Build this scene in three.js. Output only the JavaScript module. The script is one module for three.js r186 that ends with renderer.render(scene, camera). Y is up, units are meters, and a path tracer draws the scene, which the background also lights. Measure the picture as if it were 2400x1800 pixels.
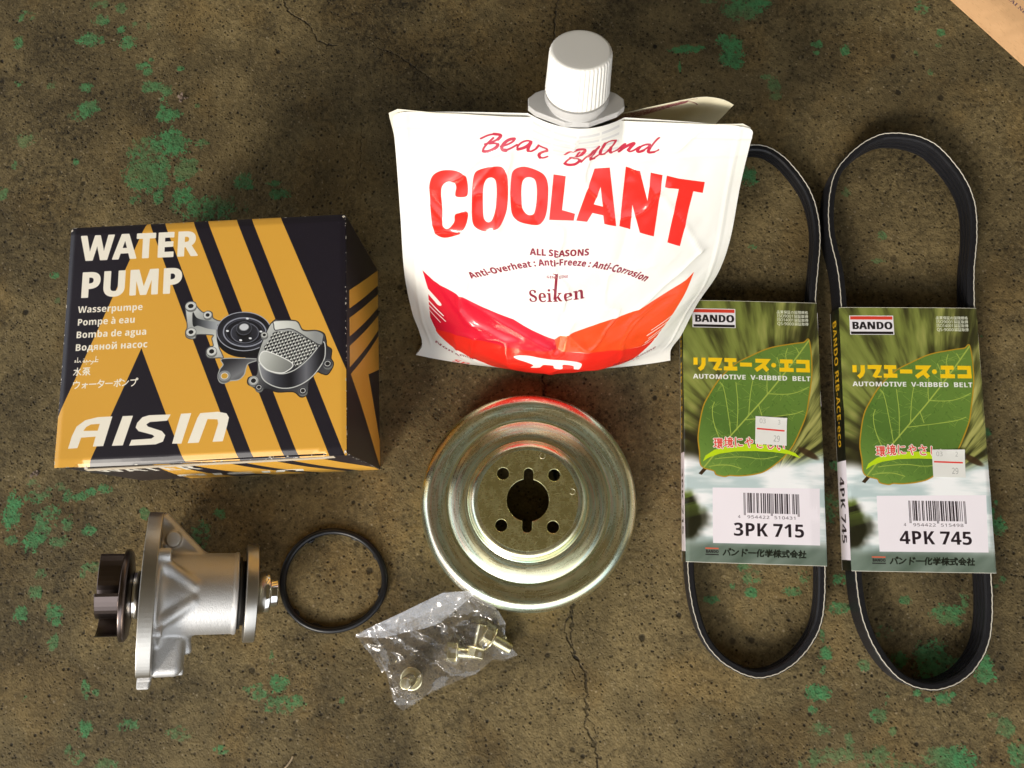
import * as THREE from 'three';
import { mergeGeometries, mergeVertices, toCreasedNormals } from 'three/addons/utils/BufferGeometryUtils.js';
import { RoundedBoxGeometry } from 'three/addons/geometries/RoundedBoxGeometry.js';
import { MarchingCubes } from 'three/addons/objects/MarchingCubes.js';

// ------------------------------------------------------------------ camera, sky, exposure
const scene = new THREE.Scene();
const camera = new THREE.PerspectiveCamera(49.79, 4 / 3, 0.02, 40);
camera.position.set(0, 0.5, 0);
camera.up.set(0, 0, -1);
camera.lookAt(-0.01266, 0, -0.09539);

const renderer = new THREE.WebGLRenderer({ antialias: true });
renderer.toneMapping = THREE.LinearToneMapping;
renderer.toneMappingExposure = 2.25;
renderer.shadowMap.enabled = true;

{ // plain overcast sky, a little brighter towards the zenith; it reaches the floor only through the open garage door
  const w = 64, h = 32, d = new Float32Array(w * h * 4);
  for (let y = 0; y < h; y++) for (let x = 0; x < w; x++) {
    const el = Math.sin(((y + 0.5) / h - 0.5) * Math.PI), i = (y * w + x) * 4;
    const l = el > 0 ? 1.0 * (1 + 2 * el) / 3 + 0.3 : 0.25;
    d[i] = l * 0.96; d[i + 1] = l; d[i + 2] = l * 1.06; d[i + 3] = 1;
  }
  const sky = new THREE.DataTexture(d, w, h, THREE.RGBAFormat, THREE.FloatType);
  sky.mapping = THREE.EquirectangularReflectionMapping; sky.magFilter = THREE.LinearFilter; sky.minFilter = THREE.LinearFilter; sky.needsUpdate = true;
  scene.background = sky;
}
const sun = new THREE.DirectionalLight(0xfff4e4, 1.5);   // the bright part of the overcast sky, seen through the door
sun.position.set(-1.25, 1.15, 2.0); sun.target.position.set(0, 0, 0);
sun.castShadow = true; sun.shadow.radius = 30; sun.shadow.mapSize.set(2048, 2048);
Object.assign(sun.shadow.camera, { left: -0.6, right: 0.6, top: 0.6, bottom: -0.6, near: 0.5, far: 5 });
scene.add(sun, sun.target);

// ------------------------------------------------------------------ helpers
const MM = 0.001, used = new Map();
const numbered = (n) => { const k = used.get(n) ?? 0; used.set(n, k + 1); return k ? n + '_' + String(k).padStart(3, '0') : n; };
function rng(a) { return () => { a = (a + 0x6d2b79f5) | 0; let t = Math.imul(a ^ (a >>> 15), 1 | a); t = (t + Math.imul(t ^ (t >>> 7), 61 | t)) ^ t; return ((t ^ (t >>> 14)) >>> 0) / 4294967296; }; }
const NT = new Float32Array(65536); { const r = rng(77); for (let i = 0; i < 65536; i++) NT[i] = r(); }
function vn(x, y) { const xi = Math.floor(x), yi = Math.floor(y), fx = x - xi, fy = y - yi, u = fx * fx * (3 - 2 * fx), v = fy * fy * (3 - 2 * fy), a = (xi & 255) + ((yi & 255) << 8), b = ((xi + 1) & 255) + ((yi & 255) << 8), c = (xi & 255) + (((yi + 1) & 255) << 8), d = ((xi + 1) & 255) + (((yi + 1) & 255) << 8); return (NT[a] * (1 - u) + NT[b] * u) * (1 - v) + (NT[c] * (1 - u) + NT[d] * u) * v; }
function fbm(x, y, o = 4) { let s = 0, a = 0.5, n = 0; for (let i = 0; i < o; i++) { s += a * vn(x, y); n += a; x = x * 2.03 + 17.3; y = y * 2.03 + 5.7; a *= 0.5; } return s / n; }
const sstep = (a, b, x) => { const t = Math.min(1, Math.max(0, (x - a) / (b - a))); return t * t * (3 - 2 * t); };
const lerp = (a, b, t) => a + (b - a) * t;
const mat = (o) => new THREE.MeshPhysicalMaterial(o);
const rgb = (r, g, b) => new THREE.Color().setRGB(r, g, b);
function thing(name, label, category, pos = [0, 0, 0], turn = 0, group) {
  const o = new THREE.Group(); o.name = numbered(name); o.position.set(pos[0] * MM, pos[1] * MM, pos[2] * MM); o.rotation.y = turn;
  o.userData = { label, category }; if (group) o.userData.group = group; scene.add(o); return o;
}
function part(parent, name, geo, m) { const o = new THREE.Mesh(geo, m); o.name = name; parent.add(o); return o; }
function struct(name, geo, m) { const o = new THREE.Mesh(geo, m); o.name = name; o.userData.kind = 'structure'; scene.add(o); return o; }
const box = (x0, y0, z0, x1, y1, z1) => new THREE.BoxGeometry(x1 - x0, y1 - y0, z1 - z0).translate((x0 + x1) / 2, (y0 + y1) / 2, (z0 + z1) / 2);
const mmGeo = (g) => g.scale(MM, MM, MM);
// a sheet: f(u, v) -> [x, y, z] in mm for u, v in 0..1, optional uv
function sheet(nu, nv, f, uvf = (u, v) => [u, v]) {
  const p = [], t = [], ix = [];
  for (let j = 0; j <= nv; j++) for (let i = 0; i <= nu; i++) { const q = f(i / nu, j / nv); p.push(q[0] * MM, q[1] * MM, q[2] * MM); t.push(...uvf(i / nu, j / nv)); }
  for (let j = 0; j < nv; j++) for (let i = 0; i < nu; i++) { const a = j * (nu + 1) + i; ix.push(a, a + 1, a + nu + 2, a, a + nu + 2, a + nu + 1); }
  const g = new THREE.BufferGeometry(); g.setAttribute('position', new THREE.Float32BufferAttribute(p, 3)); g.setAttribute('uv', new THREE.Float32BufferAttribute(t, 2)); g.setIndex(ix); g.computeVertexNormals(); return g;
}
// the same sheet with a second skin th mm behind it (along dir or the sheet's own normal) and closed edges
function solid(nu, nv, f, th, uvf) {
  const a = sheet(nu, nv, f, uvf), P = a.attributes.position, N = a.attributes.normal, n = P.count, U = a.attributes.uv;
  const p = [...P.array], u = [...U.array], ix = [...a.index.array];
  for (let i = 0; i < n; i++) { p.push(P.getX(i) - N.getX(i) * th * MM, P.getY(i) - N.getY(i) * th * MM, P.getZ(i) - N.getZ(i) * th * MM); u.push(U.getX(i), U.getY(i)); }
  for (let k = 0, m = a.index.count; k < m; k += 3) ix.push(ix[k] + n, ix[k + 2] + n, ix[k + 1] + n);
  const rim = []; for (let i = 0; i < nu; i++) rim.push(i); for (let j = 0; j < nv; j++) rim.push(j * (nu + 1) + nu); for (let i = nu; i > 0; i--) rim.push(nv * (nu + 1) + i); for (let j = nv; j > 0; j--) rim.push(j * (nu + 1));
  for (let k = 0; k < rim.length; k++) { const x = rim[k], y = rim[(k + 1) % rim.length]; ix.push(x, x + n, y, y, x + n, y + n); }
  const g = new THREE.BufferGeometry(); g.setAttribute('position', new THREE.Float32BufferAttribute(p, 3)); g.setAttribute('uv', new THREE.Float32BufferAttribute(u, 2)); g.setIndex(ix);
  return toCreasedNormals(g, 0.6);
}
function hermite(xs, ys, x) {
  let i = 0; while (i < xs.length - 2 && x > xs[i + 1]) i++;
  const h = xs[i + 1] - xs[i], s = (x - xs[i]) / h, L = xs.length - 1, m = (k) => (ys[Math.min(k + 1, L)] - ys[Math.max(k - 1, 0)]) / (xs[Math.min(k + 1, L)] - xs[Math.max(k - 1, 0)]);
  return (2 * s ** 3 - 3 * s * s + 1) * ys[i] + (s ** 3 - 2 * s * s + s) * h * m(i) + (-2 * s ** 3 + 3 * s * s) * ys[i + 1] + (s ** 3 - s * s) * h * m(i + 1);
}
function canvas(w, h, K) { const c = document.createElement('canvas'); c.width = Math.round(w * K); c.height = Math.round(h * K); const g = c.getContext('2d'); g.scale(K, K); return [c, g]; }
function tex(c, wrap) { const t = new THREE.CanvasTexture(c); t.colorSpace = THREE.SRGBColorSpace; t.magFilter = THREE.LinearFilter; t.anisotropy = 8; if (wrap) t.wrapS = t.wrapT = wrap; return t; }
const poly = (g, pts) => { g.beginPath(); pts.forEach((p, i) => (i ? g.lineTo(p[0], p[1]) : g.moveTo(p[0], p[1]))); g.closePath(); };
const smoothPoly = (g, pts) => { const n = pts.length, P = (i) => pts[(i + n) % n]; g.moveTo(...pts[0]); for (let i = 0; i < n; i++) { const a = P(i - 1), b = P(i), c = P(i + 1), d = P(i + 2), k = 0.16; g.bezierCurveTo(b[0] + (c[0] - a[0]) * k, b[1] + (c[1] - a[1]) * k, c[0] - (d[0] - b[0]) * k, c[1] - (d[1] - b[1]) * k, ...c); } g.closePath(); };
const smoothLine = (g, p) => { g.beginPath(); g.moveTo(...p[0]); for (let i = 1; i < p.length - 1; i++) g.quadraticCurveTo(...p[i], (p[i][0] + p[i + 1][0]) / 2, (p[i][1] + p[i + 1][1]) / 2); g.lineTo(...p[p.length - 1]); };
// text whose baseline runs from (x0, y0) to (x1, y1), capitals h high
function text(g, s, x0, y0, x1, y1, h, color, font = 'bold 100px sans-serif', bold = 0) {
  g.save(); g.font = font; const w = g.measureText(s).width; g.translate(x0, y0); g.rotate(Math.atan2(y1 - y0, x1 - x0)); const k = h / 71.4; g.scale(Math.hypot(x1 - x0, y1 - y0) / w, k); g.fillStyle = color; g.fillText(s, 0, 0); if (bold) { g.strokeStyle = color; g.lineWidth = bold; g.lineJoin = 'round'; g.strokeText(s, 0, 0); } g.restore();
}
// strokes of the Japanese and Chinese characters on a 10 x 10 field, y down; "o x y r" is a ring
const GLYPH = {
  'ウ': '5 0 5 2;1 4.5 1 2 9 2 8.5 5 6.5 8 3.5 10', 'ォ': '2 5 9 5;6 3.5 6 10;6 5.5 4 8 2 9.5', 'ー': '.5 5 9.5 5', 'タ': '4 0 2.5 3 .5 5;3.5 2 9 2 7.5 6 5 8.5 2.5 10;3 4.5 7 7.5',
  'ポ': '1 3 9 3;5 .5 5 10 4 9.3;3 5 1 8.5;7 5 9 8.5;o 9 1 1.1', 'ン': '1 1.5 3.5 3.2;1 9 5 7.5 9 3', 'プ': '1 2 8 2 7 6 5 8.5 2.5 10;o 9.3 .8 1.1',
  'バ': '3.2 2.5 2.5 6 .8 9;6 2.5 8 5.5 9.2 9;7.5 .5 8.3 2;9 0 9.8 1.5', 'ド': '3.5 .5 3.5 10;3.5 4 8 6.5;7 1 7.8 2.5;8.6 .5 9.4 2',
  '化': '3 0 2 2.5 .5 5;2 3 2 10;9 1.5 7.5 3.5 5 5.5;5.2 .5 5.2 8 5.8 9.3 9 9.3 9.3 7.5', '学': '2 .5 2.8 2;5 0 5.3 1.7;8.3 .3 7.2 2;.8 4.5 .8 3 9.2 3 9 4.5;2.8 4.8 7 4.8 5.2 6.2;5.2 6.2 5.2 9.6 4 9.4;.5 7.2 9.5 7.2',
  '株': '.3 2.8 4 2.8;2.2 0 2.2 10;2.2 3.2 .3 7;2.2 4 3.8 5.8;5.2 .8 4.5 3;4.8 2.2 9.5 2.2;4.2 5 9.8 5;7 0 7 10;7 5.2 4.2 9;7 5.2 9.8 9', '式': '.5 2.5 9.5 2.5;6.3 0 6.8 5 8.2 9 9.5 9.8 9.7 7.8;8 .3 9 1.5;1 5 5.5 5;3.2 5 3.2 9;.5 9.4 5.8 8.6',
  '会': '5 0 3 2.5 .3 4.5;5 0 7 2.5 9.7 4.5;3 4 7 4;1 6 9 6;4.5 6 3 9 7.5 8.6;6.8 7.3 8.6 9.8', '社': '2.3 0 2.8 1.2;.5 2.2 4 2.2 2.5 4.5 .3 6.5;2.4 4.5 2.4 10;3 5 4.2 6.2;5 4 9.5 4;7.2 .5 7.2 9.2;4.6 9.3 9.9 9.3',
  '環': '.3 1 3.2 1;.5 4.2 3 4.2;1.8 1 1.8 8;.2 8.4 3.4 7.6;4.5 .8 9.2 .8 9.2 3 4.5 3 4.5 .8;6 .8 6 3;7.7 .8 7.7 3;3.8 4.2 9.8 4.2;5.2 5.2 8.6 5.2 8.6 6.7 5.2 6.7 5.2 5.2;6.5 6.8 3.8 9.2;5.6 7.8 5.6 9.8 6.8 9.2;9 7.2 7.8 8;7 7 9.8 9.8',
  '境': '.3 3.2 3.4 3.2;1.8 .5 1.8 8;.2 8.4 3.6 7.4;6.8 0 6.8 1.2;4.4 1.4 9.4 1.4;5.4 1.8 5.8 2.8;8.4 1.8 8 2.8;4 3.2 9.8 3.2;5 4.2 8.8 4.2 8.8 7 5 7 5 4.2;5 5.6 8.8 5.6;6 7.2 5.5 8.8 4 9.8;7.6 7.2 7.6 9.5 9.7 9.3 9.7 8.2',
  'に': '1.5 1 1 5 1.6 9.5;4.5 2.5 8.5 2.2;4.3 7 5 8.6 9 8.4', 'や': '.8 5.5 6 2.8 8.6 3.2 8.6 5.2 6 6;4.8 .5 5.8 2;2.5 2 5 9.8', 'さ': '1 3 9 2.4;4.3 .3 7.8 6 5 5.6;2.5 6.5 2.8 8.8 5.5 9.6 8 9', 'し': '3 .5 2.8 7 4 9.2 6.5 9 9 6.8', 'い': '1.5 2 1.8 6.5 3.5 8.4 4.3 6.8;7.3 2.5 8.8 4.5 9.2 7',
  '品': '3 .5 7 .5 7 4 3 4 3 .5;.5 5.5 4.3 5.5 4.3 9.5 .5 9.5 .5 5.5;5.7 5.5 9.5 5.5 9.5 9.5 5.7 9.5 5.7 5.5', '質': '1 1 4.5 .5;1.2 1 1 3.3;1.2 2 4.6 2;3.2 2 3.2 3.3;5.5 1 9 .5;5.7 1 5.5 3.3;5.7 2 9.2 2;7.7 2 7.7 3.3;2.2 4 7.8 4 7.8 8 2.2 8 2.2 4;2.2 5.3 7.8 5.3;2.2 6.6 7.8 6.6;3.5 8.3 1 9.8;6.5 8.3 9 9.8',
  '保': '2.8 0 2 2.5 .3 5;2 3 2 10;4 .8 9 .8 9 3.8 4 3.8 4 .8;3.2 5.5 9.8 5.5;6.5 3.8 6.5 10;6.5 5.6 3.4 9;6.5 5.6 9.8 9', '証': '.8 .6 3.4 .6;.2 2.2 4 2.2;.8 3.8 3.4 3.8;.8 5.3 3.4 5.3;.8 6.8 3.4 6.8 3.4 9.4 .8 9.4 .8 6.8;4.6 1 9.6 1;7.2 1 7.2 9;7.2 4.8 9.4 4.8;5.4 4 5.4 9;4.2 9.2 9.9 9.2',
  'の': '5.2 1.5 4.8 5 3 8 1.4 7.8 1 5.5 2.2 3 5 1.8 8 2.6 9 5 8.2 7.6 6 9.2', '国': '1 .8 9 .8 9 9.4 1 9.4 1 .8;2.8 2.8 7.2 2.8;2.8 5 7.2 5;2.6 7.6 7.4 7.6;5 2.8 5 7.6;6.2 5.8 6.8 6.8',
  '際': '1 .5 1 10;1 .8 3.4 .8 2.2 4 3.4 6 1.6 7;5 .5 4 3;4.8 1.5 7 1.5 5.5 4.5;8 .3 9.8 4;7.2 1.5 9.4 1.5 7.6 4;5.4 5 8.6 5;4 6.4 9.8 6.4;7 6.4 7 10;5.4 7.4 4.2 9.4;8.4 7.4 9.6 9.4', '規': '.5 2 4.3 2;.2 4.6 4.6 4.6;2.5 .4 2.4 5 .4 9.6;2.6 5.5 4.4 8.6;5.4 .8 9 .8 9 6 5.4 6 5.4 .8;5.4 2.5 9 2.5;5.4 4.2 9 4.2;6.3 6.2 4.6 9.8;8 6.2 8 9.4 9.8 9.2',
  '格': '.3 2.8 4 2.8;2.2 0 2.2 10;2.2 3.2 .3 7;2.2 4 3.8 5.8;6.4 0 4.4 3.4;5.8 1.4 8.8 1.4 7 4 4 6.4;5.6 2.6 9.8 6;5.2 6.4 8.8 6.4 8.8 9.8 5.2 9.8 5.2 6.4', '認': '.8 .6 3.4 .6;.2 2.2 4 2.2;.8 3.8 3.4 3.8;.8 5.3 3.4 5.3;.8 6.8 3.4 6.8 3.4 9.4 .8 9.4 .8 6.8;4.8 .8 9.4 .8 9.2 3.8 8 3.8;7 .8 6.4 3 4.6 4.6;5 6 4.6 8.6;6.2 5.6 6.2 9 8.4 9.2 8.6 7.6;7.2 5 7.8 6.6;9 5.8 9.8 8',
  '取': '.3 1 5.4 1;1.2 1 1.2 8.2;4.4 1 4.4 10;1.2 3.3 4.4 3.3;1.2 5.6 4.4 5.6;.2 8.4 5.2 7.6;5.8 2 9.4 2 8 6 5.4 9.4;6 3 7.6 7 9.8 9.4', '得': '2.8 0 .4 2.8;3 2.6 .3 6;2 4.5 2 10;4.4 .6 9 .6 9 3.8 4.4 3.8 4.4 .6;4.4 2.2 9 2.2;3.8 5 9.8 5;3.4 6.8 9.9 6.8;7.8 5 7.8 9.6 6.4 9.4;4.8 7.8 5.8 9',
  '水': '5 0 5 9.8 3.8 9.2;.8 3 4 3 3 6 .5 9;8.8 1.6 6.2 4;5.4 3.5 7 6.8 9.7 9.2', '泵': '1 .6 9 .6;4.4 .6 3 3 .6 5;3 2.4 7.8 2.4 7.8 4.6 3 4.6 3 2.4;5.2 5 5.2 9.8 4.2 9.4;1 6.4 4 6.4 .8 9.6;8.8 5.4 6.6 6.8;5.6 6.2 9.6 9.6',
  'リ': '2 0 2 6;8 0 8 5.5 6.8 8.2 4.6 10', 'ブ': '0 1.5 8.5 1.5 7.6 4.5 4.6 10;6.6 8.8 6.6 10.2;8.6 8.8 8.6 10.2', 'エ': '.5 1.5 9.5 1.5;5 1.5 5 8.6;0 8.6 10 8.6', 'ス': '.5 1.5 9 1.5 6.5 5 .6 9.6;6 5.2 9.6 9.8', 'コ': '.5 1.5 8.4 1.5 8.4 8.6;.3 8.6 10 8.6',
};
// characters in a row: (x, y) is the top left corner of the first, w x h the size of each, step the advance
function glyphs(g, s, x, y, w, h, step, lw, color, slant = 0, cap = 'round', rise = () => 0) {
  g.save(); g.strokeStyle = color; g.lineCap = cap; g.lineJoin = cap === 'round' ? 'round' : 'miter';
  [...s].forEach((ch, k) => {
    const d = GLYPH[ch]; if (!d) return;
    g.lineWidth = lw;
    for (const st of d.split(';')) {
      const dy = rise(k); g.beginPath();
      if (st[0] === 'o') { const [, a, b, r] = st.split(' ').map(Number); g.ellipse(x + k * step + a * w / 10, y + dy + b * h / 10, r * w / 10, r * h / 10, 0, 0, 7); }
      else { const a = st.split(' ').map(Number); for (let i = 0; i < a.length; i += 2) { const px = x + k * step + a[i] * w / 10 + (10 - a[i + 1]) * slant * h / 10, py = y + dy + a[i + 1] * h / 10; i ? g.lineTo(px, py) : g.moveTo(px, py); } }
      g.stroke();
    }
  });
  g.restore();
}

// ------------------------------------------------------------------ measured shapes and prints, in millimetres
const POUCH = {'T':[0.0,0.0554,0.1349,0.2149,0.3342,0.4589,0.62,0.8448,1.0],'C':[[0.0,7.0,-104.0],[10.0,7.3,-100.5],[25.0,8.0,-98.0],[40.0,9.0,-101.0],[60.0,10.5,-112.0],[80.0,12.0,-125.0],[105.0,14.0,-143.0],[140.0,17.0,-168.0],[165.0,19.5,-184.0]],'L':[[0.0,-72.3,-114.0],[8.0,-67.6,-118.3],[18.0,-67.9,-123.9],[35.0,-70.0,-131.3],[65.0,-70.3,-145.0],[105.0,-66.7,-162.7],[140.0,-63.6,-178.2],[165.0,-61.6,-186.5]],'R':[[0.0,84.8,-109.6],[8.0,84.2,-114.8],[20.0,88.2,-120.2],[42.0,94.1,-133.2],[65.0,101.2,-143.6],[88.0,102.9,-153.6],[122.0,100.9,-169.3],[165.0,96.9,-177.0]],'len':191.28};
const POUCH_ART = {'C':[[32.3,45.3],[32.2,36.0],[30.0,33.4],[25.1,32.8],[20.1,34.3],[16.5,38.2],[14.8,44.7],[14.9,53.0],[15.0,64.3],[15.9,72.1],[17.8,76.5],[21.3,76.6],[26.3,72.6],[30.3,66.8],[32.1,60.8],[32.2,54.5],[26.8,58.1],[26.0,63.5],[23.8,68.1],[21.8,69.4],[20.5,67.0],[20.5,57.8],[20.3,45.7],[21.4,41.5],[23.9,39.1],[26.4,39.3],[27.3,42.0],[27.0,47.8]],'O1':[[34.9,38.0],[36.4,31.8],[40.9,28.8],[44.8,27.6],[48.7,28.0],[50.6,31.8],[51.1,39.8],[50.5,50.6],[48.2,58.4],[45.2,62.2],[40.6,64.5],[36.6,64.2],[34.6,60.8],[34.4,49.8]],'O1i':[[39.8,39.6],[41.3,35.0],[43.8,33.9],[45.5,35.8],[45.9,42.9],[45.2,51.4],[43.7,57.4],[41.7,59.1],[39.9,56.9],[39.5,48.8]],'O2':[[52.3,35.6],[53.3,29.5],[57.5,26.9],[62.3,27.7],[67.2,30.6],[69.2,36.1],[69.2,46.6],[68.1,53.8],[65.2,57.2],[60.7,58.0],[55.7,56.7],[52.9,52.7],[52.1,43.2]],'O2i':[[57.3,36.3],[58.5,32.8],[60.9,32.1],[63.3,33.6],[64.2,38.7],[63.9,46.9],[62.6,51.5],[60.1,52.5],[57.9,49.7],[57.2,43.9]],'L':[[71.6,30.4],[77.1,31.0],[75.9,49.7],[81.9,51.7],[81.4,55.4],[70.1,54.9]],'A':[[89.9,26.6],[96.7,26.1],[101.2,60.0],[95.6,57.8],[94.9,53.0],[89.9,51.4],[87.6,56.2],[82.6,55.4]],'Ai':[[93.0,36.6],[94.5,47.9],[90.3,46.4]],'N':[[103.9,25.9],[110.3,28.4],[114.8,46.9],[115.3,30.1],[120.7,31.9],[119.3,70.2],[112.5,66.0],[108.0,48.4],[107.9,63.4],[102.7,60.2]],'T':[[122.7,32.5],[140.5,40.6],[140.2,48.3],[135.7,45.7],[132.5,81.0],[126.1,76.0],[128.8,42.3],[122.2,39.1]],'crim':[[9.8,108.5],[15.3,112.3],[33.6,115.8],[55.3,120.4],[77.3,132.3],[79.7,140.3],[62.7,142.0],[43.1,142.7],[25.3,148.1],[13.8,154.6],[11.6,146.5],[12.2,122.0]],'oran':[[142.3,105.0],[139.1,108.6],[129.2,112.7],[117.2,117.7],[98.5,121.6],[84.1,126.7],[77.3,132.3],[79.7,140.3],[91.6,142.9],[110.0,147.3],[129.0,155.5],[137.2,154.4],[139.8,138.4]],'red':[[13.8,154.6],[18.4,164.1],[26.3,170.4],[37.7,177.4],[59.7,187.4],[85.3,186.7],[113.1,183.6],[126.5,172.2],[136.4,155.6],[129.0,155.5],[110.0,147.3],[91.7,143.3],[79.7,140.3],[62.7,142.0],[43.1,142.7],[25.3,148.1]],'bear':[[57.4,149.5],[61.9,146.9],[68.9,146.4],[76.1,147.6],[89.4,150.5],[95.4,154.3],[95.1,159.7],[91.9,158.7],[90.8,155.6],[85.1,153.6],[85.0,157.4],[80.8,157.1],[79.2,153.8],[74.3,153.6],[72.3,157.8],[67.5,159.7],[68.5,155.6],[65.3,153.3],[59.9,151.9]],'script':[[[39.0,13.4],[41.8,11.6],[44.9,10.8],[47.6,10.8],[48.1,11.6],[46.6,13.4],[43.5,15.2],[40.8,16.2]],[[44.6,12.8],[41.7,15.9],[39.9,18.7],[40.0,19.9],[41.6,20.1],[44.3,18.8],[46.4,16.9],[46.6,15.9],[45.3,15.3],[42.8,15.8]],[[47.9,16.8],[51.1,15.7],[53.8,13.8],[54.0,12.7],[52.4,12.7],[49.8,14.5],[48.2,17.0],[48.4,18.3],[50.2,18.3],[52.9,17.2],[55.1,15.7]],[[61.6,13.0],[59.6,13.1],[56.9,14.5],[55.1,16.8],[55.5,18.1],[57.8,17.5],[60.5,15.3],[61.6,13.0],[60.1,16.5],[60.0,18.4],[61.4,18.6],[63.4,16.7],[64.7,14.3]],[[64.7,14.0],[65.8,14.7],[68.5,15.2],[68.4,16.5],[65.8,18.1],[64.7,19.9],[65.4,21.4],[67.0,21.6],[68.7,20.5]],[[76.3,18.1],[78.2,15.6],[81.6,13.4],[84.6,12.8],[85.3,14.2],[83.7,16.7],[81.0,18.9],[78.8,20.1]],[[82.8,15.5],[79.7,19.7],[77.1,22.9],[76.6,24.4],[77.8,25.0],[80.3,24.5],[82.5,23.0],[83.2,21.6],[82.1,20.4],[80.1,20.3]],[[83.8,22.8],[86.3,18.9],[89.2,14.2],[91.2,12.0]],[[91.2,12.0],[89.7,15.8],[88.0,19.0],[87.7,21.0],[89.3,20.5],[92.0,17.3]],[[98.7,10.5],[96.5,9.5],[93.8,10.6],[92.0,14.8],[91.9,18.1],[93.8,17.7],[96.8,14.1],[98.6,10.8]],[[98.6,10.8],[96.7,13.8],[96.1,16.3],[96.9,17.3],[99.6,16.1]],[[99.6,16.2],[101.8,14.2],[103.5,13.0],[101.6,15.5],[100.5,17.2],[103.1,15.0],[105.7,13.2],[107.2,12.4],[105.8,14.6],[104.5,16.7],[105.0,17.7],[106.9,16.9],[108.7,15.1]],[[113.9,13.3],[111.9,12.9],[109.5,14.7],[108.2,16.8],[109.3,17.8],[111.2,16.7],[113.9,13.6]],[[117.7,9.7],[115.8,12.4],[113.8,15.3],[113.1,17.1],[113.9,18.1],[115.9,17.7],[117.7,16.2]]],'pt':{'seasL':[61.5,76.1],'seasR':[89.3,75.5],'arc0':[34.0,98.3],'arc1':[77.4,81.1],'arc2':[117.7,98.7],'gen0':[69.7,89.3],'gen1':[80.0,88.6],'sei0':[62.2,105.7],'sei1':[89.0,102.8],'k0':[74.2,86.1],'k1':[75.1,102.9],'na0':[9.0,173.3],'na1':[21.4,177.5],'na2':[37.8,174.8],'nb0':[115.3,169.4],'nb1':[130.7,171.0],'nb2':[142.9,167.1],'sp0':[21.8,190.5],'sp1':[33.0,190.5],'rib0':[60.5,0.2],'rib1':[100.0,0.2],'rib2':[79.9,4.6]}};
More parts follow.
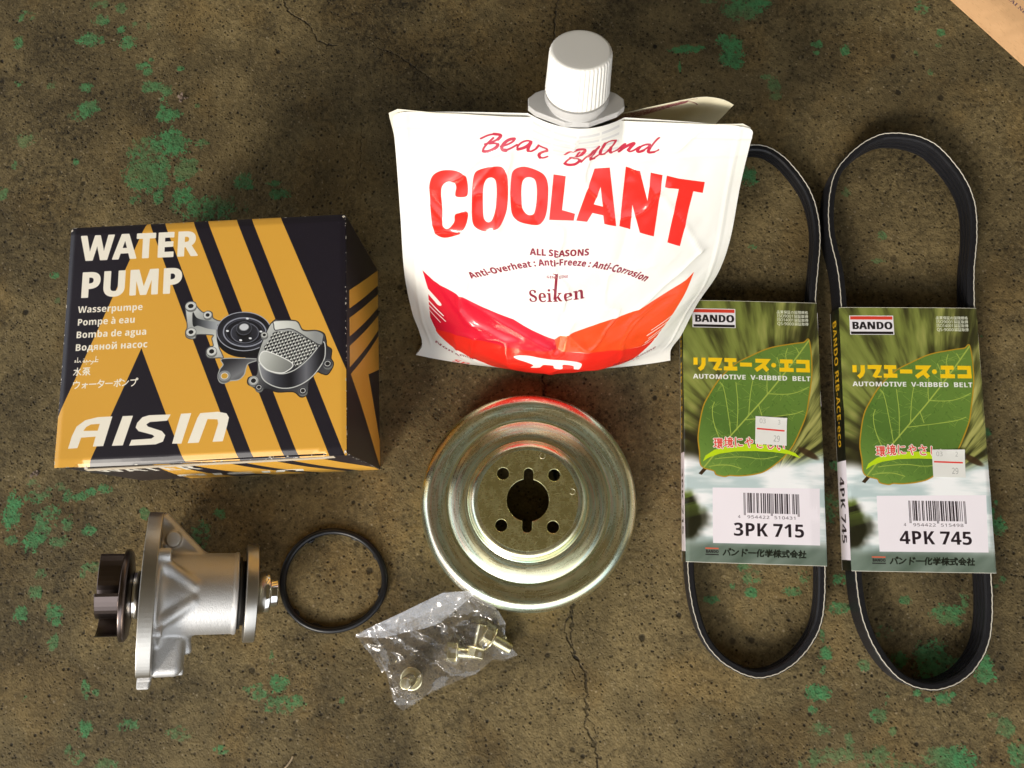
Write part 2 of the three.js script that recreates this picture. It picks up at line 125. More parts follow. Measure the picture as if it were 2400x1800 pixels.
const BOX_ART = {'goldA':[[40.7,-0.9],[41.8,-0.9],[92.3,127.6],[64.7,126.6],[41.0,67.6],[16.3,128.3],[-1.6,128.5],[-1.7,105.4]],'g1':[[49.7,-0.7],[65.0,-0.7],[114.8,126.7],[99.2,126.2]],'g2':[[72.7,-0.5],[88.0,-0.6],[137.7,127.6],[122.1,127.0]],'g3':[[96.1,-0.4],[111.5,-0.4],[147.9,88.0],[147.3,127.9],[145.1,127.0]],'A':[[6.5,117.7],[8.0,111.4],[10.0,106.7],[14.2,103.6],[20.6,102.3],[27.9,102.3],[24.1,117.1],[18.9,117.1],[20.0,112.2],[12.7,112.4],[11.2,117.6]],'Ai':[[13.6,109.0],[14.9,107.1],[17.3,105.9],[21.7,105.8],[20.8,109.2]],'I1':[[33.1,102.4],[38.3,102.4],[33.9,117.2],[28.4,117.2]],'S':[[39.9,108.5],[40.6,106.1],[43.1,103.4],[46.5,102.5],[57.4,102.6],[55.7,105.7],[47.0,106.0],[45.3,107.1],[46.0,108.2],[53.2,110.8],[55.0,113.0],[53.9,116.2],[50.3,117.4],[37.0,117.5],[38.2,114.6],[48.1,114.4],[49.5,113.4],[48.5,112.5],[41.5,110.4]],'I2':[[62.6,102.5],[67.8,102.4],[63.2,117.6],[58.5,117.4]],'N':[[66.3,117.5],[70.9,105.0],[72.4,102.6],[81.3,102.3],[85.6,103.3],[86.9,105.5],[86.1,109.4],[84.0,117.3],[78.8,117.4],[81.5,108.4],[81.1,106.2],[76.1,105.8],[71.9,117.5]],'txt':{'WATER':[6.0,18.6,68.1,19.0,13.2],'PUMP':[6.5,38.8,61.1,38.9,13.2],'Wasserpumpe':[6.6,47.2,40.8,47.3,3.5],'Pompe':[6.6,54.0,37.1,53.9,3.5],'Bomba':[6.4,60.7,43.5,60.6,3.5],'Vod':[6.4,67.4,44.2,67.3,3.5],'arab':[6.8,73.6,18.8,73.5,2.6],'sui':[6.4,80.4,15.2,80.4,4.0],'uota':[6.5,87.1,40.1,87.0,4.0]},'pic':{'arm':[[62.99,46.86],[63.76,44.63],[65.77,44.16],[67.99,44.77],[69.03,47.06],[72.29,50.23],[74.7,49.69],[76.92,50.58],[77.56,53.46],[79.99,54.97],[82.4,55.66],[80.01,57.62],[79.64,61.26],[80.91,68.59],[82.55,72.28],[83.37,74.72],[80.97,74.64],[76.58,74.57],[74.76,73.23],[74.53,70.4],[76.11,68.64],[78.11,68.1],[77.27,64.43],[78.05,62.83],[76.45,62.38],[69.63,61.95],[68.85,63.75],[66.45,64.08],[64.03,62.78],[63.59,59.93],[64.35,57.52],[63.45,50.97]],'armlit':[[67.05,49.86],[69.51,53.2],[75.97,55.04],[81.6,55.84],[80.01,57.21],[79.83,59.65],[75.21,59.09],[69.97,57.29],[67.76,57.63],[66.93,55.16]],'foot':[[83.37,75.12],[100.97,76.11],[100.57,76.9],[96.18,78.36],[94.99,81.13],[94.2,83.91],[91.42,86.41],[87.05,86.86],[84.27,87.96],[81.88,87.08],[80.86,84.25],[81.82,80.69],[83.4,78.34]],'cov':[[109.4,56.12],[111.02,55.85],[118.69,56.63],[121.51,57.74],[123.51,61.47],[125.92,62.37],[130.77,62.52],[134.79,64.28],[135.96,67.98],[136.33,70.83],[138.73,72.93],[138.47,77.36],[139.65,79.82],[139.02,82.61],[136.58,85.74],[133.78,85.24],[130.98,84.35],[127.34,89.43],[126.91,93.4],[125.69,96.14],[122.9,96.64],[119.32,93.93],[111.35,93.66],[105.38,91.87],[101.8,93.33],[99.41,90.87],[96.21,88.76],[96.6,85.59],[100.19,84.51],[100.98,81.33],[100.77,75.3],[102.56,68.9],[106.58,59.29]],'lid':[[109.4,56.53],[118.69,56.75],[121.51,57.94],[123.51,61.68],[125.92,62.57],[130.76,62.61],[134.38,64.47],[134.36,67.11],[132.31,70.09],[119.47,61.75],[113.83,61.16],[109.8,61.43],[109.0,58.97]],'wedge':[[101.77,76.54],[104.97,72.22],[118.59,79.11],[115.37,83.42],[110.97,83.67],[105.38,81.48]],'fins':[[108.99,62.63],[113.83,62.38],[119.47,62.97],[131.5,70.26],[129.87,72.64],[125.01,78.12],[120.98,81.2],[118.59,79.11],[104.57,71.8],[106.58,67.01]],'skirt':[[101.77,78.55],[105.38,81.88],[110.97,84.07],[115.37,84.22],[120.98,82.01],[127.43,76.59],[132.31,70.7],[134.74,68.75],[135.51,72.82],[134.64,78.44],[129.77,85.51],[124.94,89.34],[119.33,91.55],[113.35,91.74],[107.37,89.54],[103.38,85.82]]},'el':{'e0':[65.8,46.54,2.92,2.36,0],'e1':[74.72,51.74,2.23,2.03,0],'e2':[66.4,60.43,2.64,2.23,0],'e3':[77.34,71.1,2.64,2.36,0],'e4':[84.24,84.17,3.25,2.84,0],'disc':[93.7,61.32,14.01,10.15,0.12],'d2':[94.11,61.74,10.97,7.51,0.12],'d3':[94.11,62.14,7.11,5.28,0.1],'hubc':[93.69,59.69,3.86,3.45,0],'hubl':[93.69,59.08,2.44,1.83,0],'b0':[99.0,87.26,2.64,2.44,0],'b1':[101.8,90.75,2.03,1.83,0],'b2':[124.11,93.5,2.23,2.03,0],'b3':[136.64,80.12,2.44,2.23,0],'b4':[104.16,63.69,1.83,1.62,0]}};
const SLEEVE_ART = {'leaf':[[73.0,23.0],[74.1,34.1],[73.8,45.2],[71.8,58.4],[69.5,69.4],[63.8,82.4],[60.1,88.9],[54.4,95.4],[45.5,102.0],[39.0,104.2],[30.5,105.3],[25.2,105.2],[22.5,105.9],[17.8,104.9],[16.4,102.8],[11.1,101.3],[8.8,98.6],[8.5,91.6],[7.8,84.1],[8.8,75.4],[10.9,65.6],[13.9,59.0],[20.9,47.9],[30.1,38.9],[37.9,34.4],[50.1,28.7],[63.3,25.8],[69.9,24.7]],'midrib':[[10.6,101.3],[18.6,91.0],[26.6,81.7],[36.9,69.7],[48.4,56.5],[61.3,39.8],[73.0,23.5]],'label':[[15.6,112.4],[76.0,111.2],[75.0,143.5],[15.4,143.9]],'stem':[[7.8,104.5],[9.6,105.3],[14.1,100.2],[12.7,98.6]],'arc':[[10.4,97.4],[11.9,94.0],[16.9,90.5],[25.9,87.7],[35.9,86.6],[45.9,86.8],[55.8,88.6],[62.7,91.1],[65.8,94.1],[58.7,91.8],[49.8,90.8],[39.8,90.6],[28.9,91.1],[19.9,92.7],[13.9,95.0]],'veins':[[[26.6,81.7],[25.2,67.6],[22.9,52.3],[20.8,50.1]],[[29.9,78.5],[31.2,65.4],[30.0,50.0]],[[36.9,69.7],[37.7,58.8],[39.7,48.8]],[[47.8,57.0],[47.7,49.9],[48.7,43.2]],[[34.6,72.4],[47.5,70.7],[62.6,68.4],[68.1,66.1]],[[48.4,56.5],[58.0,56.9],[65.6,55.2],[71.8,51.8]],[[21.5,87.2],[17.2,77.5],[15.8,66.6],[17.5,62.2]],[[61.3,39.8],[58.4,34.2],[60.4,28.7]],[[67.2,31.9],[65.3,28.1]],[[17.3,95.8],[31.2,93.5],[43.8,95.6],[52.4,93.3]],[[13.9,100.2],[23.5,98.5],[31.8,101.0]],[[55.4,47.6],[55.9,39.8],[54.1,34.3]],[[42.6,63.1],[44.4,69.6]],[[63.6,37.5],[71.2,36.4]]],'rect':{'logo':[5.5,5.1,30.6,16.9],'ISO':[54.9,5.3,73.3,14.9],'title':[5.4,35.6,73.5,42.8],'sub':[5.4,45.5,73.1,48.3],'kan':[16.7,83.1,57.8,89.0],'bar':[32.9,114.9,64.1,126.3],'dig':[29.5,127.3,63.1,129.4],'code':[26.8,132.1,66.7,139.4],'blogo':[10.9,146.4,18.6,150.8],'bco':[20.6,146.8,67.1,150.8]},'stick3':[[40.8,70.0],[58.5,70.8],[57.9,87.0],[40.1,86.3]],'stick4':[[47.6,85.3],[65.7,85.2],[65.4,101.4],[47.5,101.1]]};
const PAINT = [[-295,-361,4.8,2.7,0.6],[-280,-358,3.4,3.4,0.9],[-293,-349,4.4,3.7,1.0],[-345,-353,5.1,3.4,0.5],[-348,-334,2.7,4.1,0.8],[-299,-335,6.8,4.4,0.9],[-273,-332,4.4,4.4,0.9],[-278,-342,2.7,2.0,0.8],[-261,-343,4.7,2.7,0.5],[-270,-345,2.7,2.0,0.5],[-260,-314,4.0,2.7,0.9],[-257,-310,2.7,2.7,0.9],[-256,-319,1.7,1.3,0.9],[-253,-299,5.3,3.3,1.0],[-244,-296,3.6,3.0,0.9],[-235,-312,2.0,1.7,0.9],[-298,-299,3.7,2.7,0.9],[-322,-301,3.0,2.7,0.5],[-344,-303,2.7,2.0,0.5],[-295,-284,5.6,4.6,0.9],[-302,-279,4.0,3.3,0.6],[-241,-279,6.6,4.0,0.9],[-245,-286,2.0,5.0,0.7],[-222,-285,2.0,1.3,0.9],[-335,-262,5.9,4.6,0.6],[-237,-258,9.2,8.2,0.95],[-247,-256,8.2,4.9,0.8],[-255,-253,8.2,8.2,0.6],[-227,-239,7.1,5.8,1.0],[-222,-244,2.6,2.6,1.0],[-251,-237,12.3,10.4,0.85],[-252,-230,8.1,3.2,1.0],[-188,-231,5.8,4.8,0.9],[-165,-222,5.8,3.2,0.9],[-168,-229,3.2,1.9,0.7],[-217,-258,3.9,2.6,0.5],[-243,-221,3.2,4.5,0.8],[-227,-221,5.8,5.2,0.9],[-209,-212,16.0,6.4,0.7],[-258,-219,3.2,3.2,0.5],[-347,-224,3.9,3.9,0.7],[-300,-246,1.6,2.3,0.9],[-341,-244,3.9,2.6,0.4],[142,-350,11.4,6.5,1.0],[150,-354,8.1,2.6,1.0],[119,-356,4.6,1.3,0.9],[96,-321,2.6,2.6,0.9],[103,-321,9.1,2.3,1.0],[133,-323,7.1,5.8,1.0],[133,-314,6.4,5.1,1.0],[128,-328,3.9,2.6,0.9],[136,-309,3.2,2.6,1.0],[98,-309,1.0,3.2,0.9],[154,-300,2.9,1.6,0.9],[159,-294,3.5,4.8,1.0],[160,-286,3.2,2.5,0.9],[189,-323,2.9,2.2,0.9],[188,-317,1.6,1.3,0.7],[207,-318,2.2,3.2,0.9],[270,-330,2.2,2.2,0.8],[268,-321,1.6,1.3,0.9],[253,-315,1.3,2.5,0.7],[259,-349,3.9,3.9,0.5],[261,-302,1.6,1.9,0.6],[140,-231,4.4,5.6,0.9],[139,-183,2.1,1.5,0.8],[200,-219,2.5,2.5,0.5],[220,-189,2.4,2.4,0.5],[217,-173,3.6,1.2,0.6],[123,14,2.9,2.3,0.8],[128,20,5.1,3.4,0.6],[127,29,2.8,2.6,0.9],[116,25,1.1,1.4,0.8],[102,33,4.5,2.0,0.8],[150,28,5.1,2.0,0.7],[158,20,2.3,3.4,0.6],[179,21,4.0,2.8,0.8],[176,38,5.1,2.8,0.8],[166,53,1.1,2.8,0.9],[168,63,3.3,2.8,0.9],[165,71,1.4,2.8,0.6],[189,69,3.1,2.5,0.9],[215,33,3.1,2.5,1.0],[239,41,7.3,4.8,0.9],[249,32,2.2,5.6,0.5],[202,50,5.0,2.8,0.4],[208,66,5.0,3.3,0.8],[227,68,8.3,9.7,0.75],[239,70,5.0,5.0,0.7],[272,21,2.0,1.7,0.9],[268,25,1.4,1.1,0.9],[257,69,3.3,5.5,0.95],[256,75,4.4,3.3,1.0],[161,84,5.5,3.9,1.0],[165,84,3.3,3.9,0.8],[232,87,4.1,3.3,0.8],[237,85,1.6,1.6,0.9],[217,84,1.7,1.4,0.9],[223,88,1.6,1.1,0.8],[158,94,2.2,2.2,0.8],[200,88,1.4,2.8,0.6],[195,96,3.8,3.8,0.7],[161,104,4.9,2.7,0.7],[177,112,2.2,5.5,0.9],[202,105,2.2,2.2,0.8],[265,103,3.8,4.9,0.9],[258,97,2.7,2.2,0.5],[170,118,9.6,3.3,0.8],[157,120,2.5,4.4,0.9],[193,118,6.8,4.4,0.8],[232,119,10.8,5.4,1.0],[223,121,3.8,2.2,0.8],[271,117,5.4,5.9,0.7],[200,123,16.3,1.6,0.6],[149,123,1.1,2.2,0.8],[269,-17,2.8,4.0,0.9],[273,-9,3.4,4.5,0.9],[273,-23,1.1,1.1,0.9],[271,-65,2.3,2.3,0.8],[275,-124,0.9,0.9,0.9],[176,-20,4.0,5.8,0.6],[180,-46,2.9,2.9,0.7],[-316,-18,4.2,8.5,0.95],[-315,-1,3.0,2.4,0.8],[-301,-29,6.7,4.5,0.5],[-305,-35,3.0,2.4,0.5],[-293,-13,7.5,6.6,0.55],[-302,-1,4.2,6.6,0.9],[-297,-2,3.0,3.0,0.9],[-285,-1,6.0,3.0,0.9],[-282,-11,3.6,3.6,0.85],[-276,-27,4.2,2.1,1.0],[-269,-30,3.0,1.8,1.0],[-269,-7,3.0,2.1,1.0],[-283,-28,2.4,3.0,0.7],[-288,-33,2.4,2.4,0.5],[-261,-32,4.2,2.7,0.7],[-295,19,2.4,3.0,0.7],[-297,29,3.3,3.6,0.9],[-304,42,3.5,4.1,1.0],[-285,40,4.1,4.1,0.8],[-282,46,2.6,2.4,0.8],[-283,58,2.3,4.1,1.0],[-264,15,4.8,2.4,0.8],[-269,18,1.5,2.4,0.8],[-261,84,2.3,4.0,0.6],[-255,86,1.7,1.7,0.6],[-259,106,3.7,3.4,0.95],[-268,118,1.7,3.4,0.6],[-262,121,3.4,3.4,0.6],[-235,-17,2.4,3.0,0.9],[-189,-17,3.0,2.7,0.8],[-200,-3,4.5,7.4,0.6],[-268,-7,3.0,2.4,0.8],[-149,81,4.6,4.0,0.85],[-161,85,5.2,3.4,0.6],[-153,67,1.2,3.5,0.5],[-144,92,10.0,4.0,0.6],[-111,90,1.1,3.4,0.5],[-306,-168,2.6,1.9,0.7],[-302,-151,1.9,1.9,0.6],[-234,104,4.6,2.6,0.6],[-204,108,5.7,3.4,0.5],[-179,117,4.0,2.3,0.6],[-296,90,2.3,1.7,0.5],[161,-11,2.3,4.0,0.7],[-245,125,5.7,2.3,0.6]];
const CRACKS = [[2.0,[[19.7,-371.5],[17.8,-358.7],[16.3,-345.9],[15.3,-330.1],[16.5,-308.2],[14.2,-277.5],[15.0,-241.5],[11.9,-206.4],[13.2,-166.5],[8.6,-133.2],[5.8,-108.7],[6.8,-95.3],[7.2,-84.7],[10.6,-58.4],[15.5,-30.2],[18.2,-2.5],[21.9,22.2],[23.0,36.0],[22.1,50.4],[22.7,61.1],[24.8,66.5],[28.7,70.8],[30.5,79.7],[30.0,90.6],[29.9,98.0],[29.1,102.3],[31.0,106.0],[34.3,112.8],[35.6,118.0],[36.9,127.5]]],[1.2,[[23.8,36.0],[19.7,44.0],[18.6,51.1],[20.0,57.1],[22.7,61.1]]],[0.7,[[29.9,98.0],[34.4,102.5],[34.8,109.4],[35.6,118.0]]],[0.6,[[21.9,61.8],[21.3,67.7],[23.2,74.8],[24.6,79.5]]],[1.3,[[-169.9,-371.8],[-167.4,-362.0],[-164.6,-353.6],[-158.0,-348.9],[-151.1,-344.7],[-146.4,-337.6],[-143.3,-331.5],[-135.9,-328.2],[-128.1,-326.8]]],[0.6,[[-110.8,-335.0],[-105.7,-329.6],[-101.0,-324.4],[-93.7,-322.1],[-80.6,-312.8],[-69.9,-305.2],[-62.4,-298.5],[-55.0,-294.7]]],[0.5,[[-108.9,-279.2],[-110.8,-267.1],[-111.3,-249.0],[-112.3,-228.2]]],[0.5,[[101.4,-344.4],[97.0,-340.7],[89.6,-332.0]]]];
const BELT4 = [[185.0,-160.2],[181.6,-187.5],[183.5,-210.9],[188.5,-226.4],[196.9,-237.1],[207.7,-246.1],[219.2,-251.5],[229.3,-252.2],[241.5,-250.0],[252.1,-244.4],[261.9,-232.6],[269.4,-218.4],[272.8,-204.1],[272.0,-184.2],[267.7,-159.5],[265.1,-127.6],[263.6,-91.3],[261.8,-53.5],[260.1,-16.8],[258.8,17.7],[257.4,38.0],[254.4,52.7],[249.9,62.3],[240.9,72.7],[229.5,79.0],[218.9,80.8],[206.9,78.0],[198.5,71.9],[189.7,59.1],[184.1,43.5],[182.2,29.3],[181.9,14.3],[182.6,-16.8],[183.4,-53.7],[184.3,-91.7],[185.2,-128.1]];
const BELT3 = [[139.2,-247.1],[148.2,-246.1],[158.0,-239.9],[167.4,-228.3],[174.5,-215.1],[177.9,-200.7],[178.4,-184.2],[175.6,-163.3],[173.2,-147.4],[171.5,-118.5],[169.6,-79.5],[168.5,-41.6],[167.6,-7.3],[167.3,16.8],[165.2,36.6],[162.3,47.3],[156.1,57.7],[146.5,67.4],[135.2,73.6],[124.4,75.3],[113.7,71.9],[103.3,65.0],[95.4,54.5],[90.7,40.5],[88.4,25.2],[88.0,11.6],[88.8,-17.1],[89.8,-54.4],[91.1,-92.8],[92.2,-129.7],[92.8,-156.7],[93.3,-178.6],[94.9,-198.2],[98.7,-215.1],[105.7,-229.3],[115.8,-240.1],[127.3,-245.5]];
const BAG = {'top':[[-103.2,52.9,3],[-90.9,46.8,4],[-78.0,40.9,5],[-64.9,34.7,7],[-51.8,28.5,10],[-39.9,27.4,16],[-28.6,26.5,21]],'right':[[-28.6,26.5,21],[-24.6,33.2,20.5],[-20.7,37.5,14],[-16.2,45.8,8],[-16.5,51.9,6],[-13.5,58.9,4],[-9.3,64.2,2]],'bottom':[[-87.8,74.1,1],[-84.8,72.6,2],[-82.0,82.6,1.5],[-80.5,90.6,2],[-75.3,95.2,1],[-67.7,91.0,2],[-62.2,86.6,1.5],[-52.7,82.4,2],[-43.8,78.4,1.5],[-33.4,74.7,2],[-23.5,66.5,2],[-16.9,66.8,1],[-9.3,64.2,2]],'left':[[-103.2,52.9,3],[-98.9,59.3,3],[-94.6,64.0,2],[-91.2,69.1,1.5],[-87.8,74.1,1]],'fold':[[-102.7,54.2,4],[-87.2,54.5,5],[-72.8,51.1,6],[-63.1,49.1,8],[-53.5,45.8,9]]};
const BOLTS = {'a':[-69.3,76.6],'b0':[-45.5,62.4],'b1':[-36.1,63.2],'c0':[-33.0,61.0],'c1':[-30.0,50.1],'d0':[-26.6,54.1],'d1':[-16.3,60.2]};
const POUCH_CREASES = [[1.2,2.2,[[105.8,24.5],[122.7,47.2],[134.5,69.0],[143.9,90.5]]],[1.3,4,[[143.9,90.5],[135.5,98.8],[128.0,105.6],[117.2,117.7]]],[-1.8,3,[[79.9,141.8],[79.7,129.8],[79.0,120.0],[80.8,104.9]]],[1.2,2.5,[[84.4,141.1],[83.3,128.3],[84.3,120.2]]],[1.0,4,[[76.2,140.0],[60.4,130.5],[44.6,122.7],[33.7,118.3]]],[0.9,2.5,[[43.8,27.9],[37.8,36.9],[32.8,45.8],[16.0,74.3]]],[0.8,4,[[57.5,31.2],[65.4,43.2],[62.7,55.3]]],[-0.8,5,[[105.8,25.8],[103.8,44.0],[106.8,62.2],[103.8,79.9]]],[0.7,3,[[79.9,5.3],[81.2,24.4],[80.1,38.1]]],[0.8,3,[[155.8,23.7],[140.2,21.4],[120.0,21.4],[106.6,22.8]]],[0.9,3,[[17.5,110.6],[26.0,124.9],[43.0,140.5]]]];

// ------------------------------------------------------------------ garage shell (outside the picture: what the metal mirrors, and what keeps the sky to one side)
const mWall = mat({ color: rgb(0.50, 0.46, 0.38), roughness: 0.9 }), mCeil = mat({ color: rgb(0.50, 0.45, 0.34), roughness: 0.9 });
struct('ceiling', box(-2.6, 2.5, -2.6, 2.6, 2.6, 1.7), mCeil);
struct('wall_back', box(-2.6, 0, -2.7, 2.6, 2.5, -2.6), mWall);
struct('wall_left', mergeGeometries([box(-2.7, 0, -2.6, -2.6, 2.5, -1.5), box(-2.7, 2.2, -1.5, -2.6, 2.5, 1.6)]), mWall);   // open bay on the left
struct('wall_right', box(2.6, 0, -2.6, 2.7, 2.5, 1.6), mWall);
struct('door_wall', mergeGeometries([box(-2.7, 0, 1.6, -2.4, 2.5, 1.7), box(2.2, 0, 1.6, 2.6, 2.5, 1.7), box(-2.4, 2.3, 1.6, 2.2, 2.5, 1.7)]), mWall);

// ------------------------------------------------------------------ floor: worn concrete with flakes of old green paint, pits and cracks
{
  const X0 = -400, Z0 = -420, FW = 800, FH = 600, W = 2048, H = 1536, k = W / FW;
  const [cc, cg] = canvas(FW, FH, k);
  cg.fillStyle = '#000'; cg.fillRect(0, 0, FW, FH); cg.lineCap = 'round'; cg.lineJoin = 'round';
  const r = rng(5);
  for (const [w, pts] of CRACKS) {
    const q = [];
    for (let i = 0; i < pts.length - 1; i++) { const n = Math.max(2, Math.round(Math.hypot(pts[i + 1][0] - pts[i][0], pts[i + 1][1] - pts[i][1]) / 1.6)); for (let j = 0; j < n; j++) q.push([lerp(pts[i][0], pts[i + 1][0], j / n) + (r() - 0.5) * 1.7 - X0, lerp(pts[i][1], pts[i + 1][1], j / n) + (r() - 0.5) * 1.2 - Z0]); }
    for (let i = 0; i < q.length - 1; i++) { cg.lineWidth = w * (0.25 + 0.9 * r() * fbm(i * 0.13, w * 9, 2)); const b = Math.round(255 * (0.5 + 0.5 * r())); cg.strokeStyle = `rgb(${b},${b},${b})`; cg.beginPath(); cg.moveTo(...q[i]); cg.lineTo(...q[i + 1]); cg.stroke(); if (r() < 0.05) { cg.fillStyle = cg.strokeStyle; cg.beginPath(); cg.ellipse(q[i][0] + r() - 0.5, q[i][1], 0.5 + r() * 0.9 * w, 0.4 + r() * w * 0.8, r() * 3, 0, 7); cg.fill(); } }
  }
  // pits, dark grains and pale grains of sand
  const pit = new Float32Array(W * H), grain = new Float32Array(W * H);
  const dot = (buf, x, z, rad, v) => { const R = Math.ceil(rad) + 1; for (let j = -R; j <= R; j++) for (let i = -R; i <= R; i++) { const a = Math.round(x) + i, b = Math.round(z) + j; if (a < 0 || b < 0 || a >= W || b >= H) continue; const d = Math.hypot(a - x, (b - z) * (0.8 + 0.4 * vn(a * 0.9, b * 0.9))) / rad; if (d < 1) { const o = b * W + a; buf[o] = Math.max(buf[o], v * sstep(1, 0.5, d)); } } };
  for (let i = 0; i < 34000; i++) dot(pit, r() * W, r() * H, 0.9 + r() * r() * 2.3, 0.3 + 0.7 * r());
  for (let i = 0; i < 240; i++) dot(pit, r() * W, r() * H, 2 + r() * r() * 6, 0.6 + 0.4 * r());
  for (let i = 0; i < 16000; i++) dot(grain, r() * W, r() * H, 0.8 + r() * r() * 1.9, 0.25 + 0.6 * r());
  const field = new Float32Array(W * H), wear = new Float32Array(W * H).fill(1);
  for (const [cx, cz, rx, rz, s] of PAINT) {
    const R = 1.7, x0 = Math.max(0, Math.floor((cx - rx * R - X0) * k)), x1 = Math.min(W - 1, Math.ceil((cx + rx * R - X0) * k)), z0 = Math.max(0, Math.floor((cz - rz * R - Z0) * k)), z1 = Math.min(H - 1, Math.ceil((cz + rz * R - Z0) * k));
    for (let z = z0; z <= z1; z++) for (let x = x0; x <= x1; x++) { const d = Math.hypot((x / k + X0 - cx) / rx, (z / k + Z0 - cz) / rz), v = 1.15 - d, o = z * W + x; if (v > field[o] - 0.6 && v > -0.6) { const a = v + 0.6; if (a > field[o]) { field[o] = a; wear[o] = s; } } }
  }
  const cm = cg.getImageData(0, 0, W, H).data, col = new Uint8Array(W * H * 4), bmp = new Uint8Array(W * H * 4), enc = (v) => Math.round(255 * (v <= 0.0031308 ? 12.92 * v : 1.055 * Math.pow(v, 1 / 2.4) - 0.055));
  for (let z = 0; z < H; z++) for (let x = 0; x < W; x++) {
    const o = z * W + x, mx = x / k, mz = z / k;
    const big = fbm(mx * 0.011 + 3, mz * 0.011 + 8, 3), mid = fbm(mx * 0.05 + 40, mz * 0.05, 4), fine = fbm(mx * 0.45, mz * 0.45 + 9, 3), dust = vn(mx * 1.7, mz * 1.7 + 50), stain = sstep(0.46, 0.6, fbm(mx * 0.017 + 90, mz * 0.017 + 31, 6) + 0.10 * (fine - 0.5) + 0.06 * (dust - 0.5)), ochre = sstep(0.5, 0.7, fbm(mx * 0.035 + 190, mz * 0.03 + 131, 4));
    let t = 0.72 + 0.6 * (big - 0.5) + 0.6 * (mid - 0.5) + 0.75 * (fine - 0.5) + 0.4 * (dust - 0.5); t *= 1 - 0.30 * stain;
    let R = 0.170 * t, G = 0.127 * t, B = 0.056 * t;
    R *= 1 + 0.06 * ochre; B *= 1 - 0.1 * ochre;
    const g = grain[o]; R += 0.13 * g; G += 0.11 * g; B += 0.08 * g;
    // paint left in flakes: hard torn edges, worn through where thin
    let paint = 0;
    if (field[o] > 0) { const e = field[o] - 0.55 + 1.35 * (fbm(mx * 0.32 + 7, mz * 0.32, 4) - 0.5) + 0.7 * (vn(mx * 1.5, mz * 1.5) - 0.5), holes = sstep(0.30 + 0.42 * wear[o], 0.22 + 0.42 * wear[o], fbm(mx * 0.5 + 70, mz * 0.5 + 20, 3) - 0.12 * wear[o]); paint = sstep(-0.04, 0.1, e) * holes * (0.5 + 0.5 * wear[o]); paint *= (1 - 0.5 * sstep(0.5, 0.75, dust) * (1.2 - wear[o])) * (1 - 0.45 * sstep(0.42, 0.7, mid)) * (0.72 + 0.28 * sstep(0.35, 0.6, fine)); }
    const pt = 0.85 + 0.35 * (fine - 0.5) + 0.2 * (dust - 0.5);
    R = lerp(R, 0.058 * pt, paint); G = lerp(G, 0.21 * pt, paint); B = lerp(B, 0.076 * pt, paint);
    const p = pit[o] * (1 - 0.6 * paint), c = cm[o * 4] / 255; const dk = (1 - 0.9 * p) * (1 - 0.92 * c);
    col[o * 4] = enc(Math.max(0.006, R * dk)); col[o * 4 + 1] = enc(Math.max(0.005, G * dk)); col[o * 4 + 2] = enc(Math.max(0.003, B * dk)); col[o * 4 + 3] = 255;
    const hgt = 0.62 + 0.22 * (mid - 0.5) + 0.3 * (fine - 0.5) + 0.22 * (dust - 0.5) + 0.1 * paint + 0.15 * g - 0.4 * p - 0.6 * c;
    bmp[o * 4] = bmp[o * 4 + 1] = bmp[o * 4 + 2] = Math.max(0, Math.min(255, hgt * 255)); bmp[o * 4 + 3] = 255;
  }
  const mk = (d, srgb) => { const t = new THREE.DataTexture(d, W, H); t.magFilter = THREE.LinearFilter; t.wrapS = t.wrapT = THREE.MirroredRepeatWrapping; if (srgb) t.colorSpace = THREE.SRGBColorSpace; t.needsUpdate = true; return t; };
  const g = new THREE.PlaneGeometry(14, 14).rotateX(-Math.PI / 2), P = g.attributes.position, U = g.attributes.uv;
  for (let i = 0; i < P.count; i++) U.setXY(i, (P.getX(i) * 1000 - X0) / FW, (P.getZ(i) * 1000 - Z0) / FH);
  struct('concrete_floor', g, mat({ map: mk(col, true), bumpMap: mk(bmp), bumpScale: 0.0011, roughness: 0.82, specularIntensity: 0.5 }));
}

